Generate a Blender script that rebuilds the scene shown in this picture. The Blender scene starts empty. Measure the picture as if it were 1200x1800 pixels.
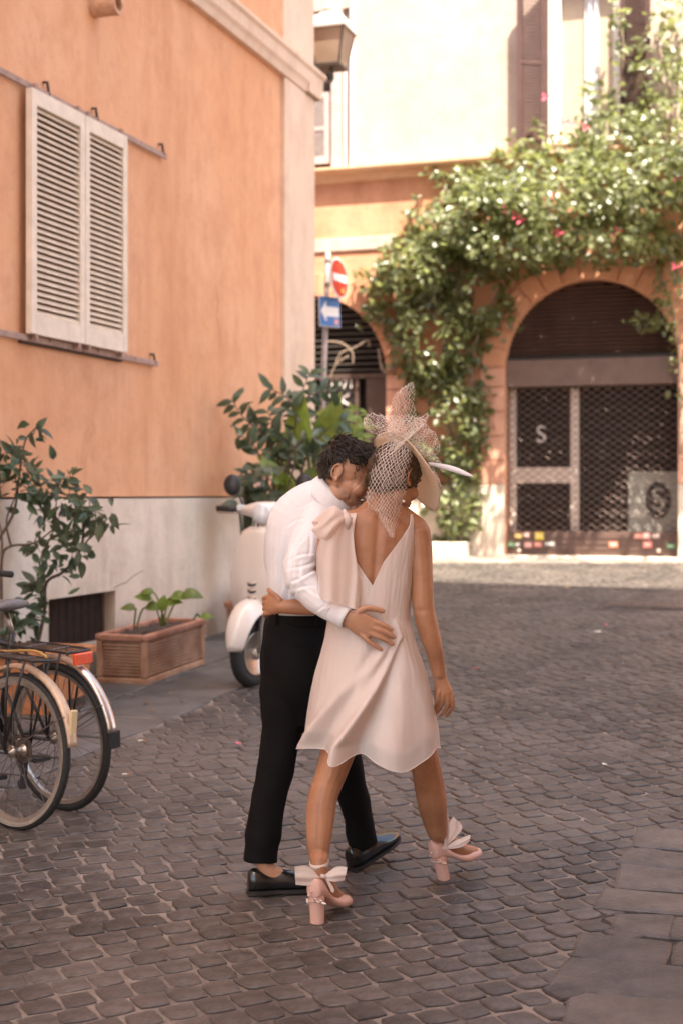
import bpy, bmesh, math, random
import numpy as np
from mathutils import Vector, Matrix, Quaternion, noise
random.seed(7); RS = np.random.RandomState(7)
SC = bpy.context.scene; COL = SC.collection
# ------------------------------------------------------------------ camera, sky, sun, exposure
F = 2500.0; HC = 1.65; HOR = 868.0; SL = 0.035        # focal length in pixels of the 1200x1800 frame, eye height, horizon row, street slope
cam = bpy.data.cameras.new('camera'); cam_o = bpy.data.objects.new('camera', cam); COL.objects.link(cam_o)
cam.sensor_fit = 'VERTICAL'; cam.sensor_height = 36; cam.sensor_width = 24; cam.lens = 50
cam.shift_y = -(900 - HOR) / 1800.0
cam.clip_end = 500
cam_o.location = (0, 0, HC); cam_o.rotation_euler = (math.radians(90), 0, 0)
cam.dof.use_dof = True; cam.dof.focus_distance = 5.08; cam.dof.aperture_fstop = 2.6
SC.camera = cam_o
TH = math.atan(.33); CT, ST = math.cos(TH), math.sin(TH)
E = Vector((CT, -ST, 0)); N = Vector((ST, CT, 0)); UP = Vector((0, 0, 1))
KSUN, TPHI = 2.6, .69                                  # sun's steepness square to the far facade, and its swing to the right
EL = math.atan(KSUN / math.hypot(1, TPHI))
SUN = (E * TPHI - N).normalized() * math.cos(EL) + UP * math.sin(EL)   # towards the sun
w = bpy.data.worlds.new('World'); SC.world = w; w.use_nodes = True
wn = w.node_tree; bg = wn.nodes['Background']
sky = wn.nodes.new('ShaderNodeTexSky'); sky.sky_type = 'NISHITA'; sky.sun_disc = False
sky.sun_elevation = EL; sky.sun_rotation = math.atan2(SUN.x, SUN.y)
sky.air_density = 1.0; sky.dust_density = 2.5; sky.ozone_density = .6
wn.links.new(sky.outputs[0], bg.inputs[0]); bg.inputs[1].default_value = .15
sl = bpy.data.lights.new('sun', 'SUN'); sl.energy = 4.3; sl.angle = math.radians(.53); sl.color = (1, .96, .89)
so = bpy.data.objects.new('sun', sl); COL.objects.link(so); so.rotation_euler = SUN.to_track_quat('Z', 'Y').to_euler(); so.location = (5, -15, 30)
vs = SC.view_settings; vs.view_transform = 'Standard'; vs.look = 'None'; vs.gamma = 1; vs.exposure = 2.25; vs.use_curve_mapping = False
try:
    vs.use_white_balance = True; vs.white_balance_temperature = 7450; vs.white_balance_tint = 9
except Exception: pass
SC.cycles.max_bounces = 8; SC.cycles.transparent_max_bounces = 24; SC.cycles.use_denoising = True
SC.cycles.sample_clamp_indirect = 8
# ------------------------------------------------------------------ pixel <-> place helpers
def P(px, py, Y): return Vector(((px - 600) / F * Y, Y, HC + (HOR - py) / F * Y))
def gz(Y): return SL * Y
def EN(e, n, z=0): return E * e + N * n + UP * z
def G(px, py):
    Y = HC * F / (py - HOR + SL * F); return Vector(((px - 600) / F * Y, Y, SL * Y))
EW = -4.88; NF = 20.69
def eof(v): return v.x * CT - v.y * ST
def nof(v): return v.x * ST + v.y * CT
def WP(px, py, off=0):
    a = (px - 600) / F; return P(px, py, (EW + off) / (a * CT - ST))
def FP(px, py, off=0):
    a = (px - 600) / F; return P(px, py, (NF - off) / (a * ST + CT))
# ------------------------------------------------------------------ materials
def mat(name, c, r=.6, var=.2, vs=6, bump=.15, bs=80, c2=None, metal=0, spec=.5, tr=0, trc=None, alpha=0, sheen=0, sss=0, isl=0, st=(1, 1, 1), coat=0, bst=None, lo=.3, hi=.7, det=5, attr=None, dust=None):
    m = bpy.data.materials.new(name); m.use_nodes = True; nt = m.node_tree; L = nt.links
    b = nt.nodes['Principled BSDF']; out = nt.nodes['Material Output']
    def nd(t, **k):
        n_ = nt.nodes.new(t)
        for a_, v_ in k.items(): n_.inputs[a_].default_value = v_
        return n_
    tc = nd('ShaderNodeTexCoord'); mp = nd('ShaderNodeMapping'); mp.inputs['Scale'].default_value = st
    L.new(tc.outputs['Object'], mp.inputs[0])
    n1 = nd('ShaderNodeTexNoise', Scale=vs, Detail=det, Roughness=.62); L.new(mp.outputs[0], n1.inputs['Vector'])
    rp = nd('ShaderNodeValToRGB'); e = rp.color_ramp.elements; e[0].position = lo; e[1].position = hi
    ca = [x * (1 - var) for x in c]; cb = c2 if c2 else [min(1, x * (1 + var)) for x in c]
    e[0].color = (*ca, 1); e[1].color = (*cb, 1); L.new(n1.outputs['Fac'], rp.inputs[0]); col = rp.outputs[0]
    if isl:
        ge = nd('ShaderNodeNewGeometry'); oi = nd('ShaderNodeObjectInfo')
        ad = nd('ShaderNodeMath'); ad.operation = 'ADD'; L.new(ge.outputs['Random Per Island'], ad.inputs[0]); L.new(oi.outputs['Random'], ad.inputs[1])
        fr = nd('ShaderNodeMath'); fr.operation = 'FRACT'; L.new(ad.outputs[0], fr.inputs[0])
        mr = nd('ShaderNodeMapRange'); mr.inputs[3].default_value = 1 - isl; mr.inputs[4].default_value = 1 + isl; L.new(fr.outputs[0], mr.inputs[0])
        hs = nd('ShaderNodeHueSaturation'); L.new(mr.outputs[0], hs.inputs['Value']); L.new(col, hs.inputs['Color']); col = hs.outputs[0]
    if dust:                                                       # broad dusty patches laid over many stones
        g2 = nd('ShaderNodeNewGeometry'); n3 = nd('ShaderNodeTexNoise', Scale=dust[1], Detail=6, Roughness=.65); L.new(g2.outputs['Position'], n3.inputs['Vector'])
        m3 = nd('ShaderNodeMapRange'); m3.inputs[1].default_value = .42; m3.inputs[2].default_value = .68; m3.inputs[4].default_value = dust[2]; L.new(n3.outputs['Fac'], m3.inputs[0])
        x3 = nd('ShaderNodeMix'); x3.data_type = 'RGBA'; L.new(m3.outputs[0], x3.inputs[0]); L.new(col, x3.inputs[6]); x3.inputs[7].default_value = (*dust[0], 1); col = x3.outputs[2]
    if attr:
        at = nd('ShaderNodeAttribute'); at.attribute_name = attr[0]; mx = nd('ShaderNodeMix'); mx.data_type = 'RGBA'
        L.new(at.outputs['Fac'], mx.inputs[0]); L.new(col, mx.inputs[6]); mx.inputs[7].default_value = (*attr[1], 1); col = mx.outputs[2]
    L.new(col, b.inputs['Base Color'])
    b.inputs['Roughness'].default_value = r; b.inputs['Metallic'].default_value = metal; b.inputs['Specular IOR Level'].default_value = spec
    if sheen: b.inputs['Sheen Weight'].default_value = sheen; b.inputs['Sheen Roughness'].default_value = .4
    if coat: b.inputs['Coat Weight'].default_value = coat; b.inputs['Coat Roughness'].default_value = .08
    if sss: b.inputs['Subsurface Weight'].default_value = sss; b.inputs['Subsurface Radius'].default_value = (.012, .005, .003); b.inputs['Subsurface Scale'].default_value = 1
    if bump:
        m2 = nd('ShaderNodeMapping'); m2.inputs['Scale'].default_value = bst or (1, 1, 1); L.new(tc.outputs['Object'], m2.inputs[0])
        n2 = nd('ShaderNodeTexNoise', Scale=bs, Detail=4); L.new(m2.outputs[0], n2.inputs['Vector'])
        bp = nd('ShaderNodeBump', Strength=bump, Distance=.01); L.new(n2.outputs['Fac'], bp.inputs['Height']); L.new(bp.outputs[0], b.inputs['Normal'])
    sh = b.outputs[0]
    if tr:
        t = nd('ShaderNodeBsdfTranslucent'); t.inputs[0].default_value = (*(trc or c), 1)
        x = nd('ShaderNodeMixShader'); x.inputs[0].default_value = tr; L.new(sh, x.inputs[1]); L.new(t.outputs[0], x.inputs[2]); sh = x.outputs[0]
    if alpha:
        t = nd('ShaderNodeBsdfTransparent')
        x = nd('ShaderNodeMixShader'); x.inputs[0].default_value = alpha; L.new(sh, x.inputs[1]); L.new(t.outputs[0], x.inputs[2]); sh = x.outputs[0]
    L.new(sh, out.inputs[0])
    return m
def plaster(name, c, dark, pale, bump=.3, streak=.6, foot=None):
    """old lime plaster: broad patches, vertical weather streaks, fine grain"""
    m = bpy.data.materials.new(name); m.use_nodes = True; nt = m.node_tree; L = nt.links; b = nt.nodes['Principled BSDF']
    nd = nt.nodes.new; tc = nd('ShaderNodeTexCoord')
    def ns(scale, st, det=6, ro=.6):
        mp = nd('ShaderNodeMapping'); mp.inputs['Scale'].default_value = st; L.new(tc.outputs['Object'], mp.inputs[0])
        n_ = nd('ShaderNodeTexNoise'); n_.inputs['Scale'].default_value = scale; n_.inputs['Detail'].default_value = det; n_.inputs['Roughness'].default_value = ro
        L.new(mp.outputs[0], n_.inputs['Vector']); return n_.outputs['Fac']
    def rmp(f, a, z_):
        mr = nd('ShaderNodeMapRange'); mr.inputs[1].default_value = a; mr.inputs[2].default_value = z_; mr.clamp = True; L.new(f, mr.inputs[0]); return mr.outputs[0]
    def mix(f, a, c2, k=1):
        if k != 1:
            mm = nd('ShaderNodeMath'); mm.operation = 'MULTIPLY'; mm.inputs[1].default_value = k; L.new(f, mm.inputs[0]); f = mm.outputs[0]
        x = nd('ShaderNodeMix'); x.data_type = 'RGBA'; L.new(f, x.inputs[0])
        if isinstance(a, tuple): x.inputs[6].default_value = (*a, 1)
        else: L.new(a, x.inputs[6])
        x.inputs[7].default_value = (*c2, 1); return x.outputs[2]
    col = mix(rmp(ns(.9, (1, 1, 1)), .35, .65), c, pale, .75)
    col = mix(rmp(ns(3.2, (1, 1, .8), 9, .7), .45, .72), col, dark, .6)
    col = mix(rmp(ns(1.6, (1, 1, .1), 7, .65), .52, .74), col, dark, streak)
    col = mix(rmp(ns(5, (1, 1, .05), 5, .6), .56, .8), col, pale, .35)
    col = mix(rmp(ns(14, (1, 1, 1), 10, .75), .58, .70), col, dark, .5)
    col = mix(rmp(ns(1.1, (1.3, 1.3, .5), 12, .8), .60, .66), col, tuple(x * .8 for x in dark), .4)
    if foot:                                                       # splash dirt at the wall's foot
        sx = nd('ShaderNodeSeparateXYZ'); L.new(tc.outputs['Object'], sx.inputs[0])
        am = nd('ShaderNodeMath'); am.operation = 'MULTIPLY_ADD'; L.new(ns(2.5, (1, 1, .6), 8, .7), am.inputs[0]); am.inputs[1].default_value = -1.1; L.new(sx.outputs[2], am.inputs[2])
        col = mix(rmp(am.outputs[0], .35, -.25), col, foot, .75)
    L.new(col, b.inputs['Base Color']); b.inputs['Roughness'].default_value = .9; b.inputs['Specular IOR Level'].default_value = .25
    n2 = ns(38, (1, 1, 1), 8, .7); n3 = ns(4, (1, 1, 1), 6)
    ad = nd('ShaderNodeMath'); ad.operation = 'MULTIPLY_ADD'; ad.inputs[1].default_value = 3; L.new(n3, ad.inputs[0]); L.new(n2, ad.inputs[2])
    bp = nd('ShaderNodeBump'); bp.inputs['Strength'].default_value = bump; bp.inputs['Distance'].default_value = .012; L.new(ad.outputs[0], bp.inputs['Height']); L.new(bp.outputs[0], b.inputs['Normal'])
    return m
# ------------------------------------------------------------------ mesh helpers
class MB:
    def __init__(s): s.v = []; s.f = []
    def add(s, v, f):
        o = len(s.v); s.v += [Vector(p) for p in v]; s.f += [tuple(i + o for i in q) for q in f]; return s
    def hexa(s, p): return s.add(p, [(0, 3, 2, 1), (4, 5, 6, 7), (0, 1, 5, 4), (1, 2, 6, 5), (2, 3, 7, 6), (3, 0, 4, 7)])
    def box(s, c, d, ax=None):
        ax = ax or (Vector((1, 0, 0)), Vector((0, 1, 0)), UP); c = Vector(c); h = [Vector(a) * (d[i] / 2) for i, a in enumerate(ax)]
        return s.hexa([c + h[0] * i + h[1] * j + h[2] * k for k in (-1, 1) for i, j in ((-1, -1), (1, -1), (1, 1), (-1, 1))])
    def en(s, e0, e1, n0, n1, z0, z1):
        return s.hexa([EN(a, b_, z) for z in (z0, z1) for a, b_ in ((e0, n0), (e1, n0), (e1, n1), (e0, n1))])
    def tube(s, pts, r, seg=6, closed=False, cap=True):
        pts = [Vector(p) for p in pts]; n_ = len(pts); rr = r if isinstance(r, (list, tuple)) else [r] * n_; rings = []; a = None
        for i in range(n_):
            t = (pts[(i + 1) % n_ if closed else min(i + 1, n_ - 1)] - pts[(i - 1) if (closed or i) else 0])
            t = t.normalized() if t.length > 1e-9 else UP
            if a is None: a = t.orthogonal().normalized()
            else:
                a = a - t * a.dot(t); a = a.normalized() if a.length > 1e-6 else t.orthogonal().normalized()
            b_ = t.cross(a); rings.append([pts[i] + (a * math.cos(2 * math.pi * k / seg) + b_ * math.sin(2 * math.pi * k / seg)) * rr[i] for k in range(seg)])
        return s.loft(rings, closed, cap)
    def loft(s, rings, closed=False, cap=True, wrap=True):
        o = len(s.v); m_ = len(rings[0]); n_ = len(rings)
        for R in rings: s.v += [Vector(p) for p in R]
        for i in range(n_ if closed else n_ - 1):
            j = (i + 1) % n_
            for k in range(m_ if wrap else m_ - 1):
                l = (k + 1) % m_; s.f.append((o + i * m_ + k, o + i * m_ + l, o + j * m_ + l, o + j * m_ + k))
        if cap and not closed: s.f.append(tuple(o + k for k in range(m_ - 1, -1, -1))); s.f.append(tuple(o + (n_ - 1) * m_ + k for k in range(m_)))
        return s
    def lathe(s, prof, c, axis=UP, seg=24):
        axis = Vector(axis).normalized(); a = axis.orthogonal().normalized(); b_ = axis.cross(a); c = Vector(c)
        return s.loft([[c + axis * h + (a * math.cos(2 * math.pi * k / seg) + b_ * math.sin(2 * math.pi * k / seg)) * r for k in range(seg)] for r, h in prof])
    def prism(s, poly, d):
        d = Vector(d); m_ = len(poly); p = [Vector(q) for q in poly]
        return s.add(p + [q + d for q in p], [tuple(range(m_ - 1, -1, -1)), tuple(range(m_, 2 * m_))] + [(i, (i + 1) % m_, m_ + (i + 1) % m_, m_ + i) for i in range(m_)])
    def mesh(s, name, m=None, smooth=False):
        me = bpy.data.meshes.new(name); me.from_pydata([tuple(p) for p in s.v], [], s.f); me.validate()
        bm = bmesh.new(); bm.from_mesh(me); bmesh.ops.recalc_face_normals(bm, faces=bm.faces); bm.to_mesh(me); bm.free()
        if m: me.materials.append(m)
        if smooth: me.polygons.foreach_set('use_smooth', [True] * len(me.polygons))
        return me
    def build(s, name, m=None, parent=None, smooth=False, bevel=0, local=False, kind=None, solid=0, seg=2):
        return put(name, s.mesh(name, m, smooth), parent, bevel, local, kind, solid, seg)
def put(name, me, parent=None, bevel=0, local=False, kind=None, solid=0, seg=2, mtx=None):
    o = bpy.data.objects.new(name, me); COL.objects.link(o)
    if mtx is not None: o.matrix_world = mtx
    if parent:
        o.parent = parent
        if not local: o.matrix_parent_inverse = parent_inv(parent)
    if solid: q = o.modifiers.new('s', 'SOLIDIFY'); q.thickness = solid; q.offset = 0
    if bevel: q = o.modifiers.new('b', 'BEVEL'); q.width = bevel; q.segments = seg; q.limit_method = 'ANGLE'; q.angle_limit = math.radians(35)
    if kind: o['kind'] = kind
    return o
def parent_inv(p):
    m = p.matrix_basis.copy(); q = p
    while q.parent: m = q.parent.matrix_basis @ q.matrix_parent_inverse @ m; q = q.parent
    return m.inverted()
def tag(o, label=None, cat=None, group=None, kind=None):
    if label: o['label'] = label
    if cat: o['category'] = cat
    if group: o['group'] = group
    if kind: o['kind'] = kind
    return o
def thing(name, label, cat, loc=(0, 0, 0), mtx=None, group=None):
    o = bpy.data.objects.new(name, None); COL.objects.link(o); o.empty_display_size = .1
    if mtx is not None: o.matrix_basis = mtx
    else: o.location = loc
    return tag(o, label, cat, group)
def smooth_pts(pts, sub=4):
    """Catmull-Rom through points (any length tuples)"""
    A = [np.array(p, float) for p in pts]; out = []
    for i in range(len(A) - 1):
        p0 = A[max(i - 1, 0)]; p1 = A[i]; p2 = A[i + 1]; p3 = A[min(i + 2, len(A) - 1)]
        for k in range(sub):
            t = k / sub; out.append(.5 * ((2 * p1) + (-p0 + p2) * t + (2 * p0 - 5 * p1 + 4 * p2 - p3) * t * t + (-p0 + 3 * p1 - 3 * p2 + p3) * t ** 3))
    out.append(A[-1]); return out
def text_mesh(s, size, m, extrude=.002):
    cu = bpy.data.curves.new('t', 'FONT'); cu.body = s; cu.size = size; cu.align_x = 'CENTER'; cu.align_y = 'CENTER'; cu.extrude = extrude
    o = bpy.data.objects.new('t', cu); COL.objects.link(o); bpy.context.view_layer.update()
    me = bpy.data.meshes.new_from_object(o.evaluated_get(bpy.context.evaluated_depsgraph_get())); bpy.data.objects.remove(o); me.materials.clear(); me.materials.append(m); return me
def basis(x, y, z, o): return Matrix(((x[0], y[0], z[0], o[0]), (x[1], y[1], z[1], o[1]), (x[2], y[2], z[2], o[2]), (0, 0, 0, 1)))
FACE_F = basis(E, UP, -N, (0, 0, 0))          # text lying on the far facade, facing the camera
# ------------------------------------------------------------------ street: one tilted sheet, cobbles, slabs
m_joint = mat('joint_sand', (.13, .102, .088), .95, .5, 3.5, .5, 120, c2=(.30, .243, .208))
m_stone = mat('basalt_cobble', (.042, .036, .033), .46, .4, 18, .5, 60, c2=(.092, .078, .071), isl=.4, dust=((.15, .122, .108), .9, .65), spec=.45)
m_slab = mat('basalt_slab', (.05, .043, .039), .48, .35, 7, .5, 50, c2=(.105, .09, .082), isl=.2, dust=((.19, .15, .13), 1.7, .6), spec=.45)
m_slab_wall = mat('grey_slab', (.06, .06, .063), .45, .35, 6, .35, 50, c2=(.11, .107, .108), isl=.25, dust=((.17, .15, .14), 1.2, .5), spec=.5)
street = MB().add([(-70, -60, gz(-60)), (70, -60, gz(-60)), (70, 80, gz(80)), (-70, 80, gz(80))], [(0, 1, 2, 3)]).build('street', m_joint)
tag(street, 'street bed of pale sandy joints between dark cobbles', None, kind='structure')
TILT = Matrix.Rotation(math.atan(SL), 4, 'X')
def stone_verts(quad, rnd, h=.007, dome=.0012, bev=.006, per=3, cor=.085):
    """rounded cobble: outer ring at the joint, shoulder ring, inset top ring, centre; quad = 4 plan points"""
    c = sum((Vector(q) for q in quad), Vector((0, 0))) / 4; ring = []
    for i in range(4):
        a = Vector(quad[i]); b = Vector(quad[(i + 1) % 4])
        for k in range(per):
            p = a.lerp(b, k / per)
            if k == 0: p = p.lerp(c, cor + rnd.uniform(-.5, .5) * cor)
            else: p = p + (p - c) * rnd.uniform(-.05, .05) * (cor / .1)
            ring.append(p)
    n = len(ring); v = []; tl = Vector((rnd.uniform(-.022, .022), rnd.uniform(-.022, .022)))
    hh = h + rnd.uniform(-.003, .003)
    for s, z in ((1, -.01), (1, hh * .55), (None, hh)):
        for p in ring:
            q = p if s else c + (p - c) * (1 - bev / max((p - c).length, .02)); v.append((q.x, q.y, z + (tl.dot(q - c) if z > 0 else 0)))
    v.append((c.x, c.y, hh + dome + rnd.uniform(-.001, .002)))
    f = [(r * n + i, r * n + (i + 1) % n, (r + 1) * n + (i + 1) % n, (r + 1) * n + i) for r in range(2) for i in range(n)] + [(2 * n + i, 2 * n + (i + 1) % n, 3 * n) for i in range(n)]
    return v, f
# cobbles: warped square courses running diagonally over the street
RA = math.radians(24); ca, sa = math.cos(RA), math.sin(RA); SP = .114
def warp(u, v):
    x = u * ca - v * sa; y = u * sa + v * ca + 9
    return Vector((x + .035 * math.sin(y * .9 + x * .5) + .02 * math.sin(2.3 * y), y + .06 * math.sin(x * .8) + .03 * math.sin(x * 1.9 + y * .6)))
def in_view(x, y, m=.55): return 3.4 < y < 19.9 and abs(x) < .245 * y + m
SLAB_E = -.66; SLABW_E = -3.62
rnd = random.Random(3); stones = []
rng = 150
colo = {r: rnd.random() for r in range(-rng, rng)}
for r in range(-rng, rng):
    for q in range(-rng, rng):
        u0 = (q + colo[r] * .8) * SP; v0 = r * SP
        c = warp(u0 + SP / 2, v0 + SP / 2)
        if not in_view(c.x, c.y): continue
        e = c.x * CT - c.y * ST
        if (e > SLAB_E + .07 and c.x * ST + c.y * CT < 6.12 + .05 * math.sin(c.x * 9)) or (e < SLABW_E and c.x * ST + c.y * CT < 13.4) or c.y > 19.7: continue
        jw = .0038 + rnd.random() * .0042
        quad = []
        for du, dv in ((0, 0), (1, 0), (1, 1), (0, 1)):
            p = warp(u0 + du * SP, v0 + dv * SP); d = (c - p).normalized()
            quad.append(p + d * jw * 1.4 + Vector((rnd.uniform(-.006, .006), rnd.uniform(-.006, .006))))
        stones.append((c.y, quad))
stones.sort(key=lambda s: (s[0] > 3.9 and abs(sum(p.x for p in s[1]) / 4) < .245 * s[0] and (0 if True else 1)) and s[0] or 50 + s[0])
near, far = stones[:300], stones[300:]
def on_street(v, c=None): return [(x, y, gz(y) + z) for x, y, z in v]
for Y, quad in near:
    v, f = stone_verts(quad, rnd)
    c = Vector((sum(p.x for p in quad) / 4, sum(p.y for p in quad) / 4)); o3 = Vector((c.x, c.y, gz(c.y)))
    mb = MB().add([Vector(p) - o3 for p in on_street(v)], f); o = mb.build('cobble', m_stone, street, local=True); o.location = o3
mb = MB(); vv = []; ff = []
for Y, quad in far:
    v, f = stone_verts(quad, rnd, per=3 if Y < 8 else 2); o = len(vv); vv += on_street(v); ff += [tuple(i + o for i in t) for t in f]
me = bpy.data.meshes.new('cobbles'); me.from_pydata(vv, [], ff); me.materials.append(m_stone)
tag(put('cobbles', me, street), kind='stuff')
# big slabs: gutter strip on the right, pavement strip along the left wall
def slab(e0, e1, n0, n1, m, jit, h=.02):
    q = [EN(*p) for p in ((e0, n0), (e1, n0), (e1, n1), (e0, n1))]
    q = [Vector((p.x + rnd.uniform(-jit, jit), p.y + rnd.uniform(-jit, jit))) for p in q]
    c = sum(q, Vector((0, 0))) / 4
    v, f = stone_verts(q, rnd, h, .001, .012, 4, .035)
    # corners less rounded
    o3 = Vector((c.x, c.y, gz(c.y))); o = MB().add([Vector(p) - o3 for p in on_street(v)], f).build('paving_slab', m, street, local=True); o.location = o3
MB().add([EN(e_, n_, gz(EN(e_, n_).y) + .004) for e_, n_ in ((SLAB_E - .03, 2.4), (1.2, 2.4), (1.2, 6.2), (SLAB_E - .03, 6.2))], [(0, 1, 2, 3)]).build('gutter_bed', mat('dark_grit', (.035, .028, .025), .95, .4, 20, .6, 90), street)
n = 2.6
while n < 6.1:
    L = rnd.uniform(.22, .40); e = SLAB_E + rnd.uniform(-.12, .06)
    while e < .9:
        W = rnd.uniform(.2, .5); slab(e + .005, e + W - .005, n + .004 + rnd.uniform(0, .012), n + L - .004, m_slab, .024, .0135); e += W
    n += L
n = 5.2
while n < 13.5:
    L = rnd.uniform(.5, .8); e = EW + .02
    for W in (.62, .62):
        slab(e + .011, e + W - .011, n + .011, n + L - .011, m_slab_wall, .012, .012); e += W + rnd.uniform(-.02, .02)
    n += L
# iron drain cover set in the street
dr = MB(); p0 = G(1072, 1070); p1 = G(1230, 1070); dc = (p0 + p1) / 2; dw = (p1 - p0).length
m_iron_d = mat('drain_iron', (.11, .085, .075), .55, .3, 12, .3, 60, metal=.4)
dc.y += .1; dc.z = gz(dc.y); drain = thing('drain_cover', 'flat brownish metal drain cover in the cobbles before the shop', 'drain cover', dc)
sx = Vector((CT, -ST, -ST * SL)).normalized(); sy = Vector((ST, CT, CT * SL)).normalized(); sz = sx.cross(sy)
MB().box(dc + sz * .012, (dw, .46, .03), (sx, sy, sz)).build('frame', m_iron_d, drain, bevel=.006)
for i in range(4): MB().box(dc + sz * .031 + sx * (i - 1.5) * dw / 4.2, (dw / 4.6, .38, .012), (sx, sy, sz)).build('plate', m_iron_d, drain, bevel=.003)
# ------------------------------------------------------------------ left building
m_orange = plaster('orange_plaster', (.68, .35, .20), (.52, .235, .125), (.73, .42, .27))
m_cream = plaster('cream_plaster', (.70, .52, .40), (.52, .37, .28), (.74, .58, .47))
m_plinth = plaster('plinth_plaster', (.70, .585, .485), (.47, .375, .305), (.75, .65, .56), .4, .6, foot=(.33, .255, .215))
m_dark = mat('dark_void', (.012, .01, .009), .9, .3, 5, 0)
m_iron = mat('painted_iron', (.33, .22, .19), .6, .3, 20, .2, 60)
m_rust = mat('rust_iron', (.055, .034, .026), .8, .3, 20, .2, 60)
lb = thing('building', 'orange plastered building with cream corner and pale plinth beside the parked bicycles', 'building', EN(EW, 9, gz(9)))
NC = nof(WP(545, 500)); NP = nof(WP(494, 500))          # corner and pilaster edge
ga0, ga1 = nof(WP(79, 1100)), nof(WP(197, 1090)); gz0, gz1 = .585, .94
def wall_grid(ns_, zs_, e, holes):
    mb = MB()
    for i in range(len(ns_) - 1):
        for k in range(len(zs_) - 1):
            if (i, k) in holes: continue
            mb.add([EN(e, ns_[i], zs_[k]), EN(e, ns_[i + 1], zs_[k]), EN(e, ns_[i + 1], zs_[k + 1]), EN(e, ns_[i], zs_[k + 1])], [(0, 1, 2, 3)])
    return mb
LH = 13.5
wb = MB()
wb.en(EW - 9, EW, -1.5, NC - .02, 1.63, LH).build('wall', m_orange, lb)
MB().en(EW - 8.9, EW - .62, -1.4, NC - .06, -1.6, 1.63).build('core', m_plinth, lb)
pl = MB(); ep = EW + .03
pl.en(EW - .62, ep, -1.5, ga0, -1.6, 1.615).en(EW - .62, ep, ga1, NC + .015, -1.6, 1.615).en(EW - .62, ep, ga0, ga1, gz1, 1.615).en(EW - .62, ep - .02, ga0, ga1, -1.6, gz0)
pl.build('plinth', m_plinth, lb)
MB().en(EW - 8.9, EW - .62, NC - .07, NC + .012, -1.6, 1.61).build('plinth', m_plinth, lb)
# raised threshold block under the cellar window
MB().en(EW - .1, EW + .075, ga0 - .25, ga1 - .05, 0, gz0 - .02).build('sill', m_plinth, lb, bevel=.02)
gr = MB().en(EW - .12, EW - .1, ga0, ga1, gz0, gz1).build('cellar_window', m_dark, lb)
for i in range(9):
    n_ = ga0 + (i + .5) * (ga1 - ga0) / 9; MB().en(EW - .095, EW - .075, n_ - .042, n_ + .042, gz0, gz1).build('board', m_rust, gr)
mesh_ = MB()
for i in range(1, 22): z = gz0 + i * (gz1 - gz0) / 22; mesh_.tube([EN(EW - .06, ga0, z), EN(EW - .06, ga1, z)], .002, 4)
for i in range(1, 60): n_ = ga0 + i * (ga1 - ga0) / 60; mesh_.tube([EN(EW - .06, n_, gz0), EN(EW - .06, n_, gz1)], .002, 4)
mesh_.build('wire_mesh', m_rust, gr)
MB().tube([WP(a, b_, .031) for a, b_ in ((200, 1034), (212, 1027), (222, 1024), (233, 1014), (246, 1006), (252, 1003))], .0022, 4).build('crack', m_rust, lb)
MB().tube([WP(a, b_, .031) for a, b_ in ((60, 985), (66, 1000), (64, 1016), (70, 1030))], .0016, 4).build('crack', m_rust, lb)
MB().tube([WP(a, b_, .001) for a, b_ in ((380, 500), (384, 530), (381, 556), (388, 590), (386, 612))], .0015, 4).build('crack', m_iron, lb)
# pilaster at the corner, string course
MB().en(EW - .5, EW + .045, NP, NC + .03, 1.617, 5.70).build('pilaster', m_cream, lb, bevel=.008)
MB().en(EW - .5, EW + .035, NP, NC + .03, 5.96, LH).build('pilaster', m_cream, lb, bevel=.008)
sc_ = MB()
prof = [(-.3, 5.70), (.06, 5.70), (.075, 5.76), (.10, 5.80), (.105, 5.90), (.13, 5.93), (.13, 5.965), (-.3, 5.985)]
sc_.loft([[EN(EW + o, -1.5, z) for o, z in prof], [EN(EW + o, NC + max(o, 0) + .02, z) for o, z in prof]])
sc_.build('string_course', m_cream, lb)
sc2 = MB(); sc2.loft([[EN(EW + .1, NC + o + .02, z) for o, z in prof], [EN(EW - 9, NC + o + .02, z) for o, z in prof]]); sc2.build('string_course', m_cream, lb)
# vent pipe
vp = WP(165, 12); m_vent = mat('vent_clay', (.55, .33, .22), .85, .25, 20, .3, 60)
vo = MB().lathe([(.052, .02), (.052, .2), (.075, .2), (.078, .17), (.078, .0)], vp, E, 20).build('vent_pipe', m_vent, lb, smooth=False)
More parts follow.
